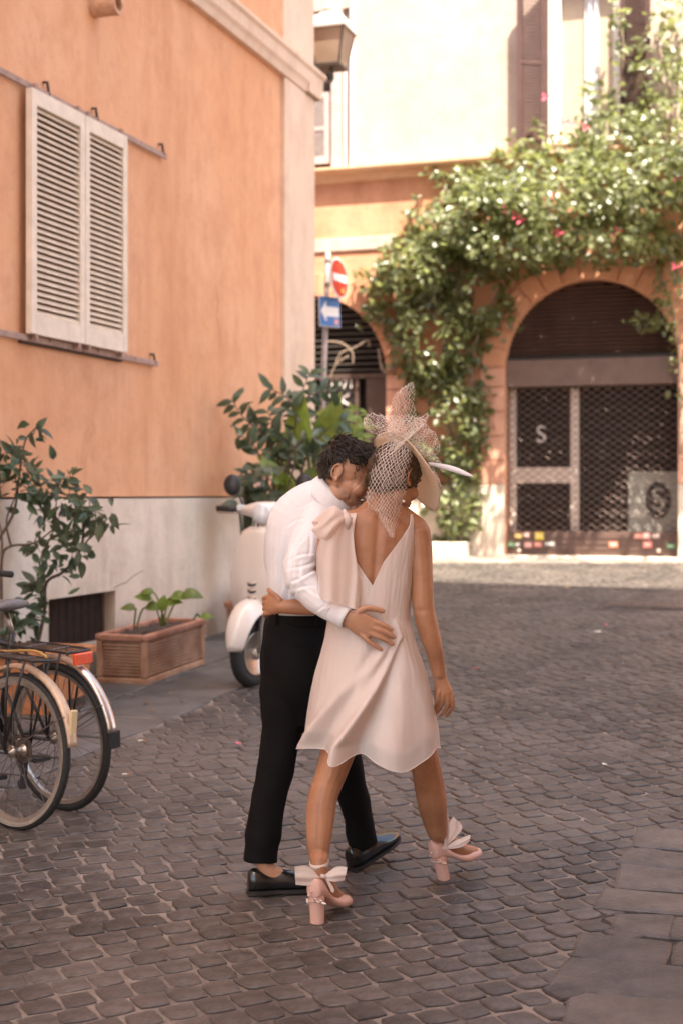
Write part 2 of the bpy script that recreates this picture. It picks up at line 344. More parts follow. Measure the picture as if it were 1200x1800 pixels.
# sliding shutters on rails
m_shut = mat('cream_shutter_paint', (.70, .61, .52), .55, .12, 8, .12, 40)
m_slat = mat('cream_slat_paint', (.70, .58, .46), .55, .12, 8, .1, 40)
m_brown = mat('shutter_brown', (.14, .075, .035), .8, .3, 8, .1, 40)
sn0, sn1 = nof(WP(54, 400, .08)), nof(WP(222, 420, .08)); nm = (sn0 + sn1) / 2 + .035; sz0, sz1 = 2.69, 4.285
def shutter(n0, n1, label):
    t = thing('window_shutter', label, 'shutter', EN(EW + .05, (n0 + n1) / 2, sz0), group='pair of sliding shutters')
    e0, e1 = EW + .045, EW + .095; fr = .062
    MB().en(e0, e1, n0, n0 + fr, sz0, sz1).build('stile', m_shut, t, bevel=.004)
    MB().en(e0, e1, n1 - fr, n1, sz0, sz1).build('stile', m_shut, t, bevel=.004)
    MB().en(e0, e1 - .002, n0 + fr, n1 - fr, sz1 - .10, sz1).build('top_rail', m_shut, t)
    MB().en(e0, e1 - .002, n0 + fr, n1 - fr, sz0, sz0 + .13).build('bottom_rail', m_shut, t)
    MB().en(e0 - .004, e0 + .004, n0 + fr, n1 - fr, sz0 + .13, sz1 - .10).build('backing', m_brown, t)
    k = 33; za, zb = sz0 + .13, sz1 - .10; dz = (zb - za) / k; L = n1 - n0 - 2 * fr
    me = MB().box((0, 0, 0), (.036, L, .007)).mesh('slat', m_slat)
    for i in range(k):
        o = put('slat', me, t); c = EN(e0 + .026, (n0 + n1) / 2, za + (i + .45) * dz)
        o.matrix_basis = basis((E * .64 - UP * .77), N, (E * .77 + UP * .64), c)
    for z in (sz0 + .02, sz1 - .015):
        for n_ in (n0 + .07, n1 - .07): MB().box(EN(e1 - .02, n_, z + (.03 if z > 3 else -.03)), (.03, .03, .05), (E, N, UP)).build('roller', m_iron, t)
    return t
shutter(sn0, nm - .004, 'left cream louvred shutter on the orange wall, nearer the frame edge')
shutter(nm + .004, sn1, 'right cream louvred shutter on the orange wall, nearer the corner')
def rail(z, n1, label, d):
    t = thing('shutter_rail', label, 'rail', EN(EW, n1, z), group='shutter rails on the orange wall')
    MB().en(EW + .03, EW + .045, 5.2, n1, z - .022, z + .022).build('bar', m_iron, t, bevel=.004)
    for i, n_ in enumerate((6.2, 7.4, sn0 + .3, sn0 + .98, n1 - .06)):
        MB().tube([EN(EW - .02, n_, z + d), EN(EW + .03, n_, z + d), EN(EW + .04, n_ + .01, z)], .011, 6).build('hook', m_rust, t)
rail(4.315, nof(WP(285, 272)), 'upper iron rail above the cream shutters on the orange wall', .09)
rail(2.665, nof(WP(270, 628)), 'lower iron rail below the cream shutters on the orange wall', .07)
MB().en(EW + .0, EW + .03, sn0 - .02, sn1 + .04, sz0 - .06, sz0 - .01).build('window_ledge', m_rust, lb)
# ------------------------------------------------------------------ right-hand building (behind the frame's right edge; it shades the street)
m_ochre = plaster('ochre_plaster', (.60, .40, .24), (.46, .28, .17), (.66, .48, .32))
rb = thing('building', 'tall ochre building standing right of the street outside the frame', 'building', EN(4, -2, 0))
RH = .59 + KSUN * (16.35 - 6.0)
MB().en(.6, 9, -5, 6.0, -1.2, RH).build('wall', m_ochre, rb)
MB().en(.5, 9.3, -5.3, 6.02, RH, RH + .35).build('cornice', m_cream, rb)
for k in range(5):
    MB().en(.56, .62, -5, 6.03, 5 + k * 4.3, 5.2 + k * 4.3).build('string_course', m_cream, rb)
    for j in range(2):
        n_ = 3.6 - j * 3.4; z = 1.8 + k * 4.3
        wd = MB().en(.57, .62, n_ - .55, n_ + .55, z, z + 2.2).build('window', m_brown, rb)
        for i in range(2): MB().en(.55, .565, n_ - .54 + i * .56, n_ - .02 + i * .56, z + .02, z + 2.18).build('shutter', m_shut, wd)
# ------------------------------------------------------------------ far building with arches, vine, shop
m_terra = plaster('terracotta_plaster', (.52, .245, .145), (.35, .15, .085), (.58, .31, .20), .3, .6)
m_peach = plaster('peach_plaster', (.44, .345, .295), (.36, .26, .21), (.50, .41, .36), .25, .3)
m_peachd = plaster('peach_trim', (.66, .40, .25), (.52, .27, .16), (.70, .47, .33), .25, .4)
m_pink = plaster('pink_rustication', (.56, .29, .20), (.42, .19, .13), (.62, .37, .28), .3, .4)
m_base = plaster('base_travertine', (.60, .50, .41), (.40, .31, .25), (.66, .57, .48), .35, .5)
fb = thing('building', 'terracotta arcaded building with peach upper storey behind the couple', 'building', EN(0, NF, gz(21)))
def fe(px): return eof(FP(px, 600))
def fz(px, py): return FP(px, py).z
ra0, ra1 = fe(886), fe(1191); rc = (ra0 + ra1) / 2; rr = (ra1 - ra0) / 2; rtop = fz(1040, 490); rsp = rtop - rr
la1 = fe(679); lr = rr; lc = la1 - lr; lsp = fz(640, 660)
zl = fz(655, 300)                                       # ledge height
zbase = -.5; ztop = 11.5
def arch_z(e):
    for c, r_, s in ((rc, rr, rsp), (lc, lr, lsp), (rc + 2 * rr + 1.1, rr, rsp), (lc - 2 * lr - 1.1, lr, lsp)):
        if abs(e - c) < r_: return s + math.sqrt(max(0, r_ * r_ - (e - c) ** 2))
    return None
es = [-14, 14]
for c, r_ in ((rc, rr), (lc, lr), (rc + 2 * rr + 1.1, rr), (lc - 2 * lr - 1.1, lr)): es += [c - r_ * math.cos(math.pi * k / 40) for k in range(41)]
es = sorted(es); lw = MB(); rv = MB()
DEP = .38
for a, b in zip(es, es[1:]):
    mid = arch_z((a + b) / 2)
    if mid is None: lw.add([EN(a, NF, zbase), EN(b, NF, zbase), EN(b, NF, zl), EN(a, NF, zl)], [(0, 1, 2, 3)])
    else:
        za = arch_z(a + 1e-5) or arch_z(a - 1e-5) or mid; za = arch_z(a + 1e-6) if arch_z(a + 1e-6) else rsp; zb = arch_z(b - 1e-6) if arch_z(b - 1e-6) else rsp
        lw.add([EN(a, NF, za), EN(b, NF, zb), EN(b, NF, zl), EN(a, NF, zl)], [(0, 1, 2, 3)])
        rv.add([EN(a, NF, za), EN(b, NF, zb), EN(b, NF + DEP, zb), EN(a, NF + DEP, za)], [(0, 1, 2, 3)])
for c, r_, s in ((rc, rr, rsp), (lc, lr, lsp), (rc + 2 * rr + 1.1, rr, rsp), (lc - 2 * lr - 1.1, lr, lsp)):
    for e in (c - r_, c + r_): rv.add([EN(e, NF, zbase), EN(e, NF + DEP, zbase), EN(e, NF + DEP, s), EN(e, NF, s)], [(0, 1, 2, 3)])
lw.build('lower_wall', m_terra, fb); rv.build('arch_reveal', m_terra, fb)
MB().en(-13.9, 13.9, NF + DEP, NF + 9, zbase, zl - .02).build('core', m_dark, fb)
# upper wall with two window openings
w1a, w1b = fe(470), fe(612); w2a, w2b = fe(962), fe(1090); wz0, wz2 = fz(580, 300), fz(1000, 246); wzt = wz2 + 2.3
cols = [-14, w1a, w1b, w2a, w2b, 14]; uw = MB()
for i in range(5):
    a, b = cols[i], cols[i + 1]
    if i == 1: zz = [(zl, wz0 + .02), (wzt, ztop)]
    elif i == 3: zz = [(zl, wz2), (wzt, ztop)]
    else: zz = [(zl, ztop)]
    for z0, z1 in zz: uw.add([EN(a, NF + .03, z0), EN(b, NF + .03, z0), EN(b, NF + .03, z1), EN(a, NF + .03, z1)], [(0, 1, 2, 3)])
for (a, b, z0) in ((w1a, w1b, wz0 + .02), (w2a, w2b, wz2)):
    q = [(a, z0), (b, z0), (b, wzt), (a, wzt)]
    for i in range(4): (x0, y0), (x1, y1) = q[i], q[(i + 1) % 4]; uw.add([EN(x0, NF + .03, y0), EN(x1, NF + .03, y1), EN(x1, NF + .3, y1), EN(x0, NF + .3, y0)], [(0, 1, 2, 3)])
uw.build('upper_wall', m_peach, fb)
MB().en(-13.9, 13.9, NF + .31, NF + 9, zl, ztop).build('core', m_peach, fb)
MB().en(-14.2, 14.2, NF - .5, NF + 9.2, ztop, ztop + .3).build('cornice', m_peachd, fb)
# ledge (tile-capped) and thin bands
prof = [(.0, zl - .16), (.05, zl - .14), (.08, zl - .05), (.17, zl - .02), (.2, zl + .02), (.2, zl + .055), (-.03, zl + .10)]
MB().loft([[EN(-14, NF - o, z) for o, z in prof], [EN(14, NF - o, z) for o, z in prof]]).build('ledge', m_peachd, fb)
zb = fz(600, 442); MB().en(-14, fe(700), NF - .03, NF + .01, zb, zb + .2).build('band', m_peach, fb, bevel=.01)
# voussoirs and jamb blocks
def voussoirs(c, r_, s, k=15, w_=.34, pr=.03):
    for i in range(k):
        a0 = math.pi * i / k + .008; a1 = math.pi * (i + 1) / k - .008; pts = []
        for a in (a0, (a0 + a1) / 2, a1): pts.append((c + r_ * math.cos(a), s + r_ * math.sin(a)))
        for a in (a1, (a0 + a1) / 2, a0): pts.append((c + (r_ + w_) * math.cos(a), s + (r_ + w_) * math.sin(a)))
        MB().prism([EN(e, NF + .02, z) for e, z in pts], -N * (pr + .02)).build('voussoir', m_terra, fb, bevel=.006)
voussoirs(rc, rr, rsp); voussoirs(lc, lr, lsp)
def jamb(e0, e1, top, zb_):
    z = zb_; i = 0
    while z < top - .1:
        h = min(.36, top - z); MB().en(e0, e1, NF - .035, NF + .02, z + .008, z + h - .008).build('jamb_block', m_pink, fb, bevel=.008); z += h; i += 1
zpl = fz(860, 852)
jamb(ra0 - .36, ra0, rsp, zpl); jamb(ra1, ra1 + .36, rsp, zpl); jamb(la1, la1 + .34, lsp, zpl)
for a, b in ((la1, ra0), (ra1, ra1 + 1.1)): MB().en(a, b, NF - .06, NF + .02, -.5, zpl).build('base_course', m_base, fb, bevel=.012)
MB().en(ra0 - .06, ra1 + .06, NF - .12, NF + DEP, -.5, fz(1040, 978)).build('threshold', m_base, fb, bevel=.012)
# upper windows
m_mauve = mat('mauve_shutter', (.40, .32, .31), .6, .12, 8, .1, 40); m_wood = mat('brown_shutter', (.06, .026, .023), .85, .25, 8, .15, 40)
m_white = mat('white_frame', (.74, .70, .66), .5, .06, 8, .05, 40); m_glass = mat('dark_glass', (.02, .02, .022), .08, .3, 3, 0, spec=.6)
m_curtain = mat('curtain', (.75, .76, .80), .8, .05, 8, .1, 30, tr=.3); m_paneb = mat('beige_blind', (.42, .33, .25), .5, .1, 4, 0)
def louvre(name, e0, e1, z0, z1, nn, m, parent, k, hinge=None, ang=0, mid=True):
    """louvred leaf in plane n = nn, optionally swung about its hinge edge"""
    mb = MB(); f_ = .07
    def q(e, n_, z):
        if hinge is None: return EN(e, nn + n_, z)
        d = e - hinge; return EN(hinge + d * math.cos(ang) + n_ * math.sin(ang), nn - abs(d) * math.sin(ang) + n_ * math.cos(ang), z)
    def bx(e0, e1, n0, n1, z0, z1): mb.hexa([q(a, b_, z) for z in (z0, z1) for a, b_ in ((e0, n0), (e1, n0), (e1, n1), (e0, n1))])
    bx(e0, e0 + f_, -.025, .025, z0, z1); bx(e1 - f_, e1, -.025, .025, z0, z1); bx(e0 + f_, e1 - f_, -.024, .024, z0, z0 + .1); bx(e0 + f_, e1 - f_, -.024, .024, z1 - .08, z1)
    if mid: zm = (z0 + z1) / 2; bx(e0 + f_, e1 - f_, -.024, .024, zm - .03, zm + .03)
    L_ = mb.build(name, m, parent)
    dz = (z1 - z0 - .18) / k
    for i in range(k):
        z = z0 + .1 + (i + .5) * dz; s = MB(); s.hexa([q(a, b_, z + o_) for o_, in ((-.004,), (.004,)) for a, b_, in ((e0 + f_, -.02), (e1 - f_, -.02), (e1 - f_, .02), (e0 + f_, .02))])
        for v in s.v[:]: pass
        # tilt: rear edge up
        s.v = [v + UP * (.014 if j % 4 in (2, 3) else -.014) for j, v in enumerate(s.v)]
        s.build('slat', m, L_)
    return L_
W1 = MB().en(w1a, w1b, NF + .2, NF + .22, wz0, wzt).build('window', m_glass, fb)
MB().en(w1b - .12, w1b, NF + .14, NF + .2, wz0, wzt).build('frame', m_white, W1)
MB().en(w1a - .1, w1b + .1, NF - .1, NF + .1, wz0 - .04, wz0 + .02).build('sill', m_base, W1)
louvre('shutter', fe(515), fe(581), fz(560, 290), fz(560, 166), NF - .06, m_mauve, fb, 22)
MB().en(fe(584), fe(602), NF - .05, NF + .02, wz0, wzt).build('shutter_edge', m_mauve, fb)
MB().en(fe(616), fe(622), NF - .02, NF + .1, wz0, ztop).build('trim', m_white, fb)
W2 = MB().en(w2a, w2b, NF + .22, NF + .24, wz2, wzt).build('window', m_paneb, fb)
MB().en(w2a, w2a + .17, NF + .1, NF + .2, wz2, wzt).build('frame', m_white, W2); MB().en(w2b - .12, w2b, NF + .1, NF + .2, wz2, wzt).build('frame', m_white, W2)
cu = MB(); cu.loft([[EN(fe(1024) + t * .2, NF + .17 + .03 * math.sin(t * 14), z) for t in np.linspace(0, 1, 24)] for z in (wz2, wz2 + 1, wzt)], cap=False, wrap=False); cu.build('curtain', m_curtain, W2)
MB().en(w2a - .06, w2b + .06, NF - .1, NF + .12, wz2 - .07, wz2).build('sill', m_white, W2)
louvre('shutter', fe(908), fe(961), wz2 - .02, wzt, NF - .02, m_wood, fb, 40, hinge=fe(961), ang=math.radians(28))
louvre('shutter', fe(1090), fe(1143), wz2 - .02, wzt, NF - .06, m_wood, fb, 40)
# ------------------------------------------------------------------ shop front in the right arch
m_roll = mat('brown_roller', (.105, .062, .052), .5, .2, 5, .1, 40, st=(1, 1, .2)); m_box = mat('roller_housing', (.15, .098, .085), .55, .15, 5, .1, 40)
m_lat = mat('lattice_brown', (.14, .085, .072), .45, .2, 12, .1, 40, metal=.3); m_frame = mat('pale_frame', (.72, .60, .53), .5, .08, 6, .05, 40)
m_board = mat('grey_green_board', (.30, .30, .27), .6, .1, 4, .05, 40); m_black = mat('black_print', (.012, .012, .012), .5, .1, 4, 0); m_wprint = mat('white_print', (.75, .72, .70), .5, .05, 4, 0)
sh = thing('shop_front', 'shop front in the right arch behind a brown diamond lattice gate', 'shop front', EN(rc, NF, fz(1040, 978)))
nr = NF + .2
zr = fz(1040, 622); zh = fz(1040, 676); zp = fz(1040, 935); zt = fz(1040, 977)
ro = MB()
for i in range(17):                                    # ribbed roller curtain filling the arch head
    z0 = zr + i * (rtop - zr) / 17; z1 = zr + (i + 1) * (rtop - zr) / 17; zc = max(z1, rsp); hw = rr if z1 <= rsp else math.sqrt(max(.0001, rr * rr - (min(z1, rtop - .01) - rsp) ** 2)) + .02
    ro.loft([[EN(s * hw, nr + o, 0) + E * rc + UP * z for o, z in ((.04, z0 + .001), (-.004, z0 + .02), (-.03, (z0 + z1) / 2), (-.018, z1 - .02), (.04, z1 - .001))] for s in (-1, 1)])
ro.build('roller_curtain', m_roll, sh)
MB().en(rc - rr, rc + rr, nr - .05, nr + .12, zr - .05, zr).build('roller_rail', m_black, sh)
MB().en(rc - rr, rc + rr, nr - .09, nr + .1, zh, zr - .05).build('roller_housing', m_box, sh, bevel=.012)
rv_ = MB()
for i in range(13):
    for z in (zr - .12, zh + .08):
        MB().lathe([(.012, 0), (.012, .01), (.004, .014)], EN(rc - rr + .12 + i * .19, nr - .089, z), -N, 8).build('rivet', m_box, sh)
pb = MB().en(rc - rr, rc + rr, nr - .06, nr + .04, zt, zp).build('kick_panel', m_roll, sh, bevel=.006)
for i in range(3): z = zt + (i + 1) * (zp - zt) / 4; MB().en(rc - rr + .01, rc + rr - .01, nr - .072, nr - .06, z - .008, z + .008).build('rib', m_roll, pb)
stick = [((.62, .44, .10), 910, 942, 12, 8), ((.62, .38, .34), 923, 940, 11, 8), ((.66, .50, .08), 947, 942, 15, 13), ((.10, .32, .14), 897, 957, 12, 8), ((.2, .18, .17), 909, 957, 9, 7), ((.68, .33, .30), 927, 958, 13, 9), ((.62, .22, .17), 944, 957, 13, 9), ((.35, .33, .32), 965, 956, 18, 7), ((.62, .20, .13), 1077, 957, 15, 10), ((.62, .22, .16), 1121, 942, 14, 9), ((.66, .34, .3), 1135, 942, 13, 10), ((.4, .3, .27), 1151, 942, 13, 8), ((.66, .22, .2), 1137, 957, 15, 11), ((.08, .3, .14), 1178, 960, 13, 8)]
for i, (c, px, py, w_, h_) in enumerate(stick):
    s = 8.3e-3; p = FP(px, py, -.125); MB().en(eof(p) - w_ * s / 2, eof(p) + w_ * s / 2, nr - .079, nr - .072, p.z - h_ * s / 2, p.z + h_ * s / 2).build('sticker', mat('sticker_paper', c, .5, .35, 60, 0, det=2), pb)
    MB().en(eof(p) - w_ * s * .3, eof(p) + w_ * s * .3, nr - .0805, nr - .079, p.z - .006, p.z + .008).build('sticker', m_wprint, pb)
for px in (911, 1157): p = FP(px, 968, -.12); MB().lathe([(.03, 0), (.03, .02), (.012, .03)], EN(eof(p), nr - .06, p.z), -N, 12).build('lock', m_frame, pb)
ng = nr + .16
gl = MB().en(rc - rr, rc + rr, ng + .03, ng + .045, zp, zh).build('glass', m_glass, sh)
def bar(x0, x1, y0, y1): MB().en(fe(x0), fe(x1), ng - .02, ng + .03, min(fz(x0, y0), fz(x0, y1)), max(fz(x0, y0), fz(x0, y1))).build('door_frame', m_frame, sh, bevel=.004)
bar(887, 898, 680, 935); bar(995, 1010, 680, 935); bar(898, 995, 821, 849)
o = put('letter', text_mesh('S', .36, m_wprint), sh); o.matrix_basis = Matrix.Translation(EN(fe(942), ng + .02, fz(942, 763))) @ FACE_F
bd = MB().en(fe(1099), ra1 - .02, ng - .06, ng - .03, zp, fz(1140, 829)).build('sign_board', m_board, sh, bevel=.004)
ov = MB(); oc = EN(fe(1152), ng - .061, fz(1152, 880)); ov.prism([oc + E * .185 * math.cos(a) + UP * .275 * math.sin(a) for a in np.linspace(0, 2 * math.pi, 32, endpoint=False)], -N * .004); ov.build('oval', m_black, bd)
o = put('letter', text_mesh('S', .46, m_board), bd); o.matrix_parent_inverse = parent_inv(bd); o.matrix_basis = Matrix.Translation(oc - N * .009) @ FACE_F
la = MB(); nl = nr - .03                                # diamond lattice: zigzag wires
dx, dz = .155, .105; kx = int((2 * rr) / dx); kz = int((zh - zp) / dz); dx = 2 * rr / kx; dz = (zh - zp) / kz
for i in range(kx):
    for s in (0, 1):
        pts = [EN(rc - rr + (i + ((k + s) % 2)) * dx, nl + (.008 if s else -.008), zp + k * dz) for k in range(kz + 1)]
        la.tube(pts, .0095, 4)
la.build('lattice', m_lat, sh, kind='stuff')
# ------------------------------------------------------------------ door in the left arch
ld = thing('shop_door', 'dark shop door with white 1971 lettering under the left arch', 'door', EN(lc, NF, gz(22)))
m_dslat = mat('grey_slat', (.11, .095, .085), .5, .2, 8, .1, 40); m_dbr = mat('dark_brown_door', (.075, .045, .036), .55, .2, 6, .1, 30)
zt2 = fz(620, 655); n2 = NF + .24
for i in range(15):
    z = zt2 + .06 + i * .094
    if z > lsp + lr - .06: break
    hw = lr if z < lsp else math.sqrt(lr * lr - (z + .03 - lsp) ** 2) if (z + .03 - lsp) < lr else .1
    MB().hexa([EN(lc + a * hw, n2 + b_, z + c_) for c_ in (-.006, .006) for a, b_ in ((-1, -.035), (1, -.035), (1, .03), (-1, .03))]).build('louvre_slat', m_dslat, ld)
MB().en(lc - lr, lc + lr, n2 + .05, n2 + .06, zt2, lsp + lr).build('backing', m_dark, ld)
MB().en(lc - lr, lc + lr, n2 - .04, n2 + .06, zt2 - .07, zt2).build('transom', m_dbr, ld)
MB().en(fe(560), fe(615), n2 + .0, n2 + .02, gz(22), zt2 - .07).build('glass', m_glass, ld)
MB().en(fe(616), fe(622), n2 - .03, n2 + .04, gz(22), zt2 - .07).build('door_frame', m_dbr, ld); MB().en(fe(635), fe(678), n2 - .02, n2 + .04, gz(22), zt2 - .07).build('door_leaf', m_dbr, ld, bevel=.01)
o = put('lettering', text_mesh('1971', .2, m_wprint), ld); o.matrix_parent_inverse = parent_inv(ld); o.matrix_basis = Matrix.Translation(EN(fe(592), n2 - .012, fz(592, 674))) @ FACE_F
xm = MB(); c0 = EN(fe(588), n2 - .012, fz(588, 701))
for s in (-1, 1):
    d = (E * .9 + UP * .45 * s).normalized(); xm.box(c0, (.34, .012, .04), (d, N, d.cross(N)))
xm.build('cross_mark', m_wprint, ld)
# ------------------------------------------------------------------ street lantern on the corner, sign post
m_lblack = mat('lantern_iron', (.09, .07, .06), .45, .3, 10, .1, 40, metal=.3); m_lglass = mat('lantern_glass', (.62, .48, .38), .3, .15, 5, .05, 20, tr=.5, trc=(.8, .65, .5)); m_lroof = mat('lantern_roof', (.55, .50, .47), .4, .15, 6, .05, 30, metal=.2)
lc_ = P(582, 84, 15.25)
ln = thing('street_lantern', 'four-sided glass wall lantern on a scrolled iron bracket at the corner', 'lantern', lc_)
def sq(c, h, z): return [c + E * a * h + N * b_ * h + UP * z for a, b_ in ((-1, -1), (1, -1), (1, 1), (-1, 1))]
for i in range(4):
    a, b_ = sq(lc_, .13, -.2), sq(lc_, .195, .17); j = (i + 1) % 4
    MB().add([a[i], a[j], b_[j], b_[i]], [(0, 1, 2, 3)]).build('pane', m_lglass, ln, solid=.004)
    MB().tube([a[i], b_[i]], .012, 6).build('corner_bar', m_lblack, ln)
MB().loft([sq(lc_, .14, -.225), sq(lc_, .14, -.195)]).build('base_plate', m_lblack, ln)
MB().loft([sq(lc_, .225, .165), sq(lc_, .225, .19), sq(lc_, .17, .30), sq(lc_, .10, .34), sq(lc_, .09, .36)]).build('roof', m_lroof, ln)
MB().lathe([(.05, .36), (.09, .40), (.07, .44), (.02, .47), (.025, .5), (.0, .53)], lc_, UP, 12).build('finial', m_lroof, ln, smooth=True)
MB().lathe([(.02, -.18), (.05, -.1), (.055, -.02), (.02, .04)], lc_, UP, 12).build('bulb', m_white, ln, smooth=True)
att = EN(EW - .35, NC + .02, lc_.z - .5)
MB().tube(smooth_pts([lc_ + UP * -.22, lc_ + UP * -.36, lc_.lerp(att, .4) + UP * -.2, att.lerp(lc_, .25) - UP * .05, att]), .02, 8).build('bracket', m_lblack, ln, smooth=True)
ctr = lc_.lerp(att, .35) - UP * .14; dd = (att - lc_); dd.z = 0; dd.normalize()
MB().tube([ctr + (dd * math.cos(a) + UP * math.sin(a)) * (.11 * (1 - a / 14)) for a in np.linspace(0, 9, 40)], .011, 6).build('scroll', m_lblack, ln, smooth=True)
m_pole = mat('galvanised_pole', (.36, .31, .29), .5, .2, 12, .1, 50, metal=.4); m_red = mat('sign_red', (.55, .05, .03), .4, .12, 10, 0); m_blue = mat('sign_blue', (.03, .13, .38), .4, .12, 10, 0); m_sback = mat('sign_back', (.3, .3, .3), .5, .1, 8, 0, metal=.5)
pb_ = Vector((P(556, 900, 16).x, 16, gz(16))); pt_ = P(577, 443, 16)
pole = thing('sign_post', 'leaning grey metal signpost between the corner and the left arch', 'sign post', pb_)
MB().tube([pb_, pt_], .032, 12).build('pole', m_pole, pole, smooth=True)
for py in (458, 500, 541): c = pb_.lerp(pt_, (P(0, py, 16).z - pb_.z) / (pt_.z - pb_.z)); MB().tube([c - UP * .02, c + UP * .02], .038, 12).build('clamp', m_sback, pole)
# no-entry disc, turned to the right; one-way plate with an arrow to the left
def face(c, nrm, up=UP): n_ = Vector(nrm).normalized(); x = up.cross(n_).normalized(); return basis(x, n_.cross(x), n_, c)
t = thing('no_entry_sign', 'round red no-entry sign with white bar on the grey post', 'road sign', P(595, 489, 15.93)); M4 = face(P(596, 489, 15.92), Vector((.90, -.42, .08)))
t.matrix_basis = M4
MB().lathe([(.222, -.012), (.228, 0), (.222, .004)], (0, 0, 0), UP, 40).build('disc', m_wprint, t, local=True); MB().lathe([(.208, .004), (.208, .007)], (0, 0, 0), UP, 40).build('red_face', m_red, t, local=True)
MB().box((0, 0, .0085), (.34, .085, .003)).build('white_bar', m_wprint, t, local=True); MB().box((.05, -.14, .0085), (.07, .05, .002)).build('sticker', mat('sticker_yellow', (.6, .35, .1), .5, .3, 40, 0), t, local=True)
t = thing('one_way_sign', 'square blue one-way sign with white arrow below the red disc', 'road sign', P(579, 548, 15.93)); M4 = face(P(579, 548, 15.93), Vector((.62, -.76, .05))); t.matrix_basis = M4
MB().box((0, 0, 0), (.30, .345, .012)).build('plate', m_wprint, t, local=True, bevel=.012); MB().box((0, 0, .0075), (.285, .33, .003)).build('blue_face', m_blue, t, local=True)
MB().prism([(-.13, 0, .0095), (-.05, .12, .0095), (-.05, .055, .0095), (.13, .055, .0095), (.13, -.055, .0095), (-.05, -.055, .0095), (-.05, -.12, .0095)], (0, 0, .002)).build('arrow', m_wprint, t, local=True)
MB().box((.09, -.11, .0115), (.06, .06, .002)).build('sticker', mat('sticker_pink', (.6, .3, .3), .5, .4, 60, 0), t, local=True)
# ------------------------------------------------------------------ leaves
def leafmat(name, c, c2, tr=.3, rough=.38): return mat(name, c, rough, .25, 9, .1, 30, c2=c2, tr=tr, trc=tuple(min(1, x * 1.6) for x in c2), isl=.3, spec=.5)
m_lf_dark = leafmat('leaf_dark', (.045, .062, .032), (.11, .135, .08)); m_lf_vine = mat('leaf_vine', (.05, .072, .024), .34, .25, 9, .1, 30, c2=(.19, .205, .10), tr=.35, trc=(.36, .40, .14), isl=.5, spec=.6)
m_lf_gloss = leafmat('leaf_glossy', (.035, .07, .03), (.08, .12, .07), .2, .3); m_lf_big = leafmat('leaf_bright', (.10, .17, .025), (.20, .28, .05), .4, .35); m_lf_fern = leafmat('leaf_fern', (.13, .20, .03), (.22, .30, .07), .4, .45)
m_bark = mat('bark', (.10, .07, .05), .9, .3, 30, .5, 60); m_soil = mat('soil', (.055, .035, .026), .95, .4, 40, .8, 60); m_pinkf = mat('bract_pink', (.72, .12, .20), .5, .2, 10, 0, tr=.3, trc=(.8, .2, .3))
def leaf_mesh(name, m, L=1.0, W=.45, fold=.25, droop=.25, k=4, tip=1.0):
    """leaf along +X, blade in XY, V-folded and drooping; unit length scaled per copy"""
    mb = MB(); v = []; f = []
    for i in range(k + 1):
        t = i / k; w_ = W * .5 * (math.sin(math.pi * min(1, t ** .8)) ** .8 if 0 < t < 1 else (.02 if t == 0 else .01)); z = -droop * t * t
        v += [(L * t, -w_, z + fold * w_), (L * t, 0, z), (L * t, w_, z + fold * w_)]
    for i in range(k):
        for s in (0, 1): a = i * 3 + s; f.append((a, a + 3, a + 4, a + 1))
    return mb.add(v, f).mesh(name, m, True)
lr_ = random.Random(11)
def leaf_mtx(p, d, up, s, roll=0):
    d = Vector(d).normalized(); y = Vector(up).cross(d); y = y.normalized() if y.length > 1e-4 else d.orthogonal().normalized(); z = d.cross(y)
    return Matrix.Translation(p) @ basis(d, y, z, (0, 0, 0)) @ Matrix.Rotation(roll, 4, 'X') @ Matrix.Scale(s, 4)
def put_leaf(me, parent, M_, inv): 
    o = bpy.data.objects.new('leaf', me); COL.objects.link(o); o.parent = parent; o.matrix_parent_inverse = inv; o.matrix_basis = M_
def rv3(s=1): return Vector((lr_.gauss(0, s), lr_.gauss(0, s), lr_.gauss(0, s)))
def sprig(parent, inv, base, tip, me, n_, size, spread=.7, stem=None, r=.004):
    """a twig with leaves along its outer part"""
    base, tip = Vector(base), Vector(tip); mid = base.lerp(tip, .5) + rv3(.02) + UP * .02
    pts = [Vector(q) for q in smooth_pts([base, mid, tip], 4)]
    if stem is not None: stem.tube(pts, [r * (1 - .6 * i / (len(pts) - 1)) for i in range(len(pts))], 5)
    ax = (tip - base).normalized()
    for i in range(n_):
        t = .35 + .65 * (i + lr_.random() * .6) / n_; q = base.lerp(tip, min(1, t)) + rv3(.028)
        d = (ax * .55 + rv3(spread)).normalized(); put_leaf(me, parent, leaf_mtx(q, d, (UP * .7 + rv3(.35) + Vector((0, -.5, 0))), size * lr_.uniform(.7, 1.25), lr_.uniform(-.5, .5)), inv)
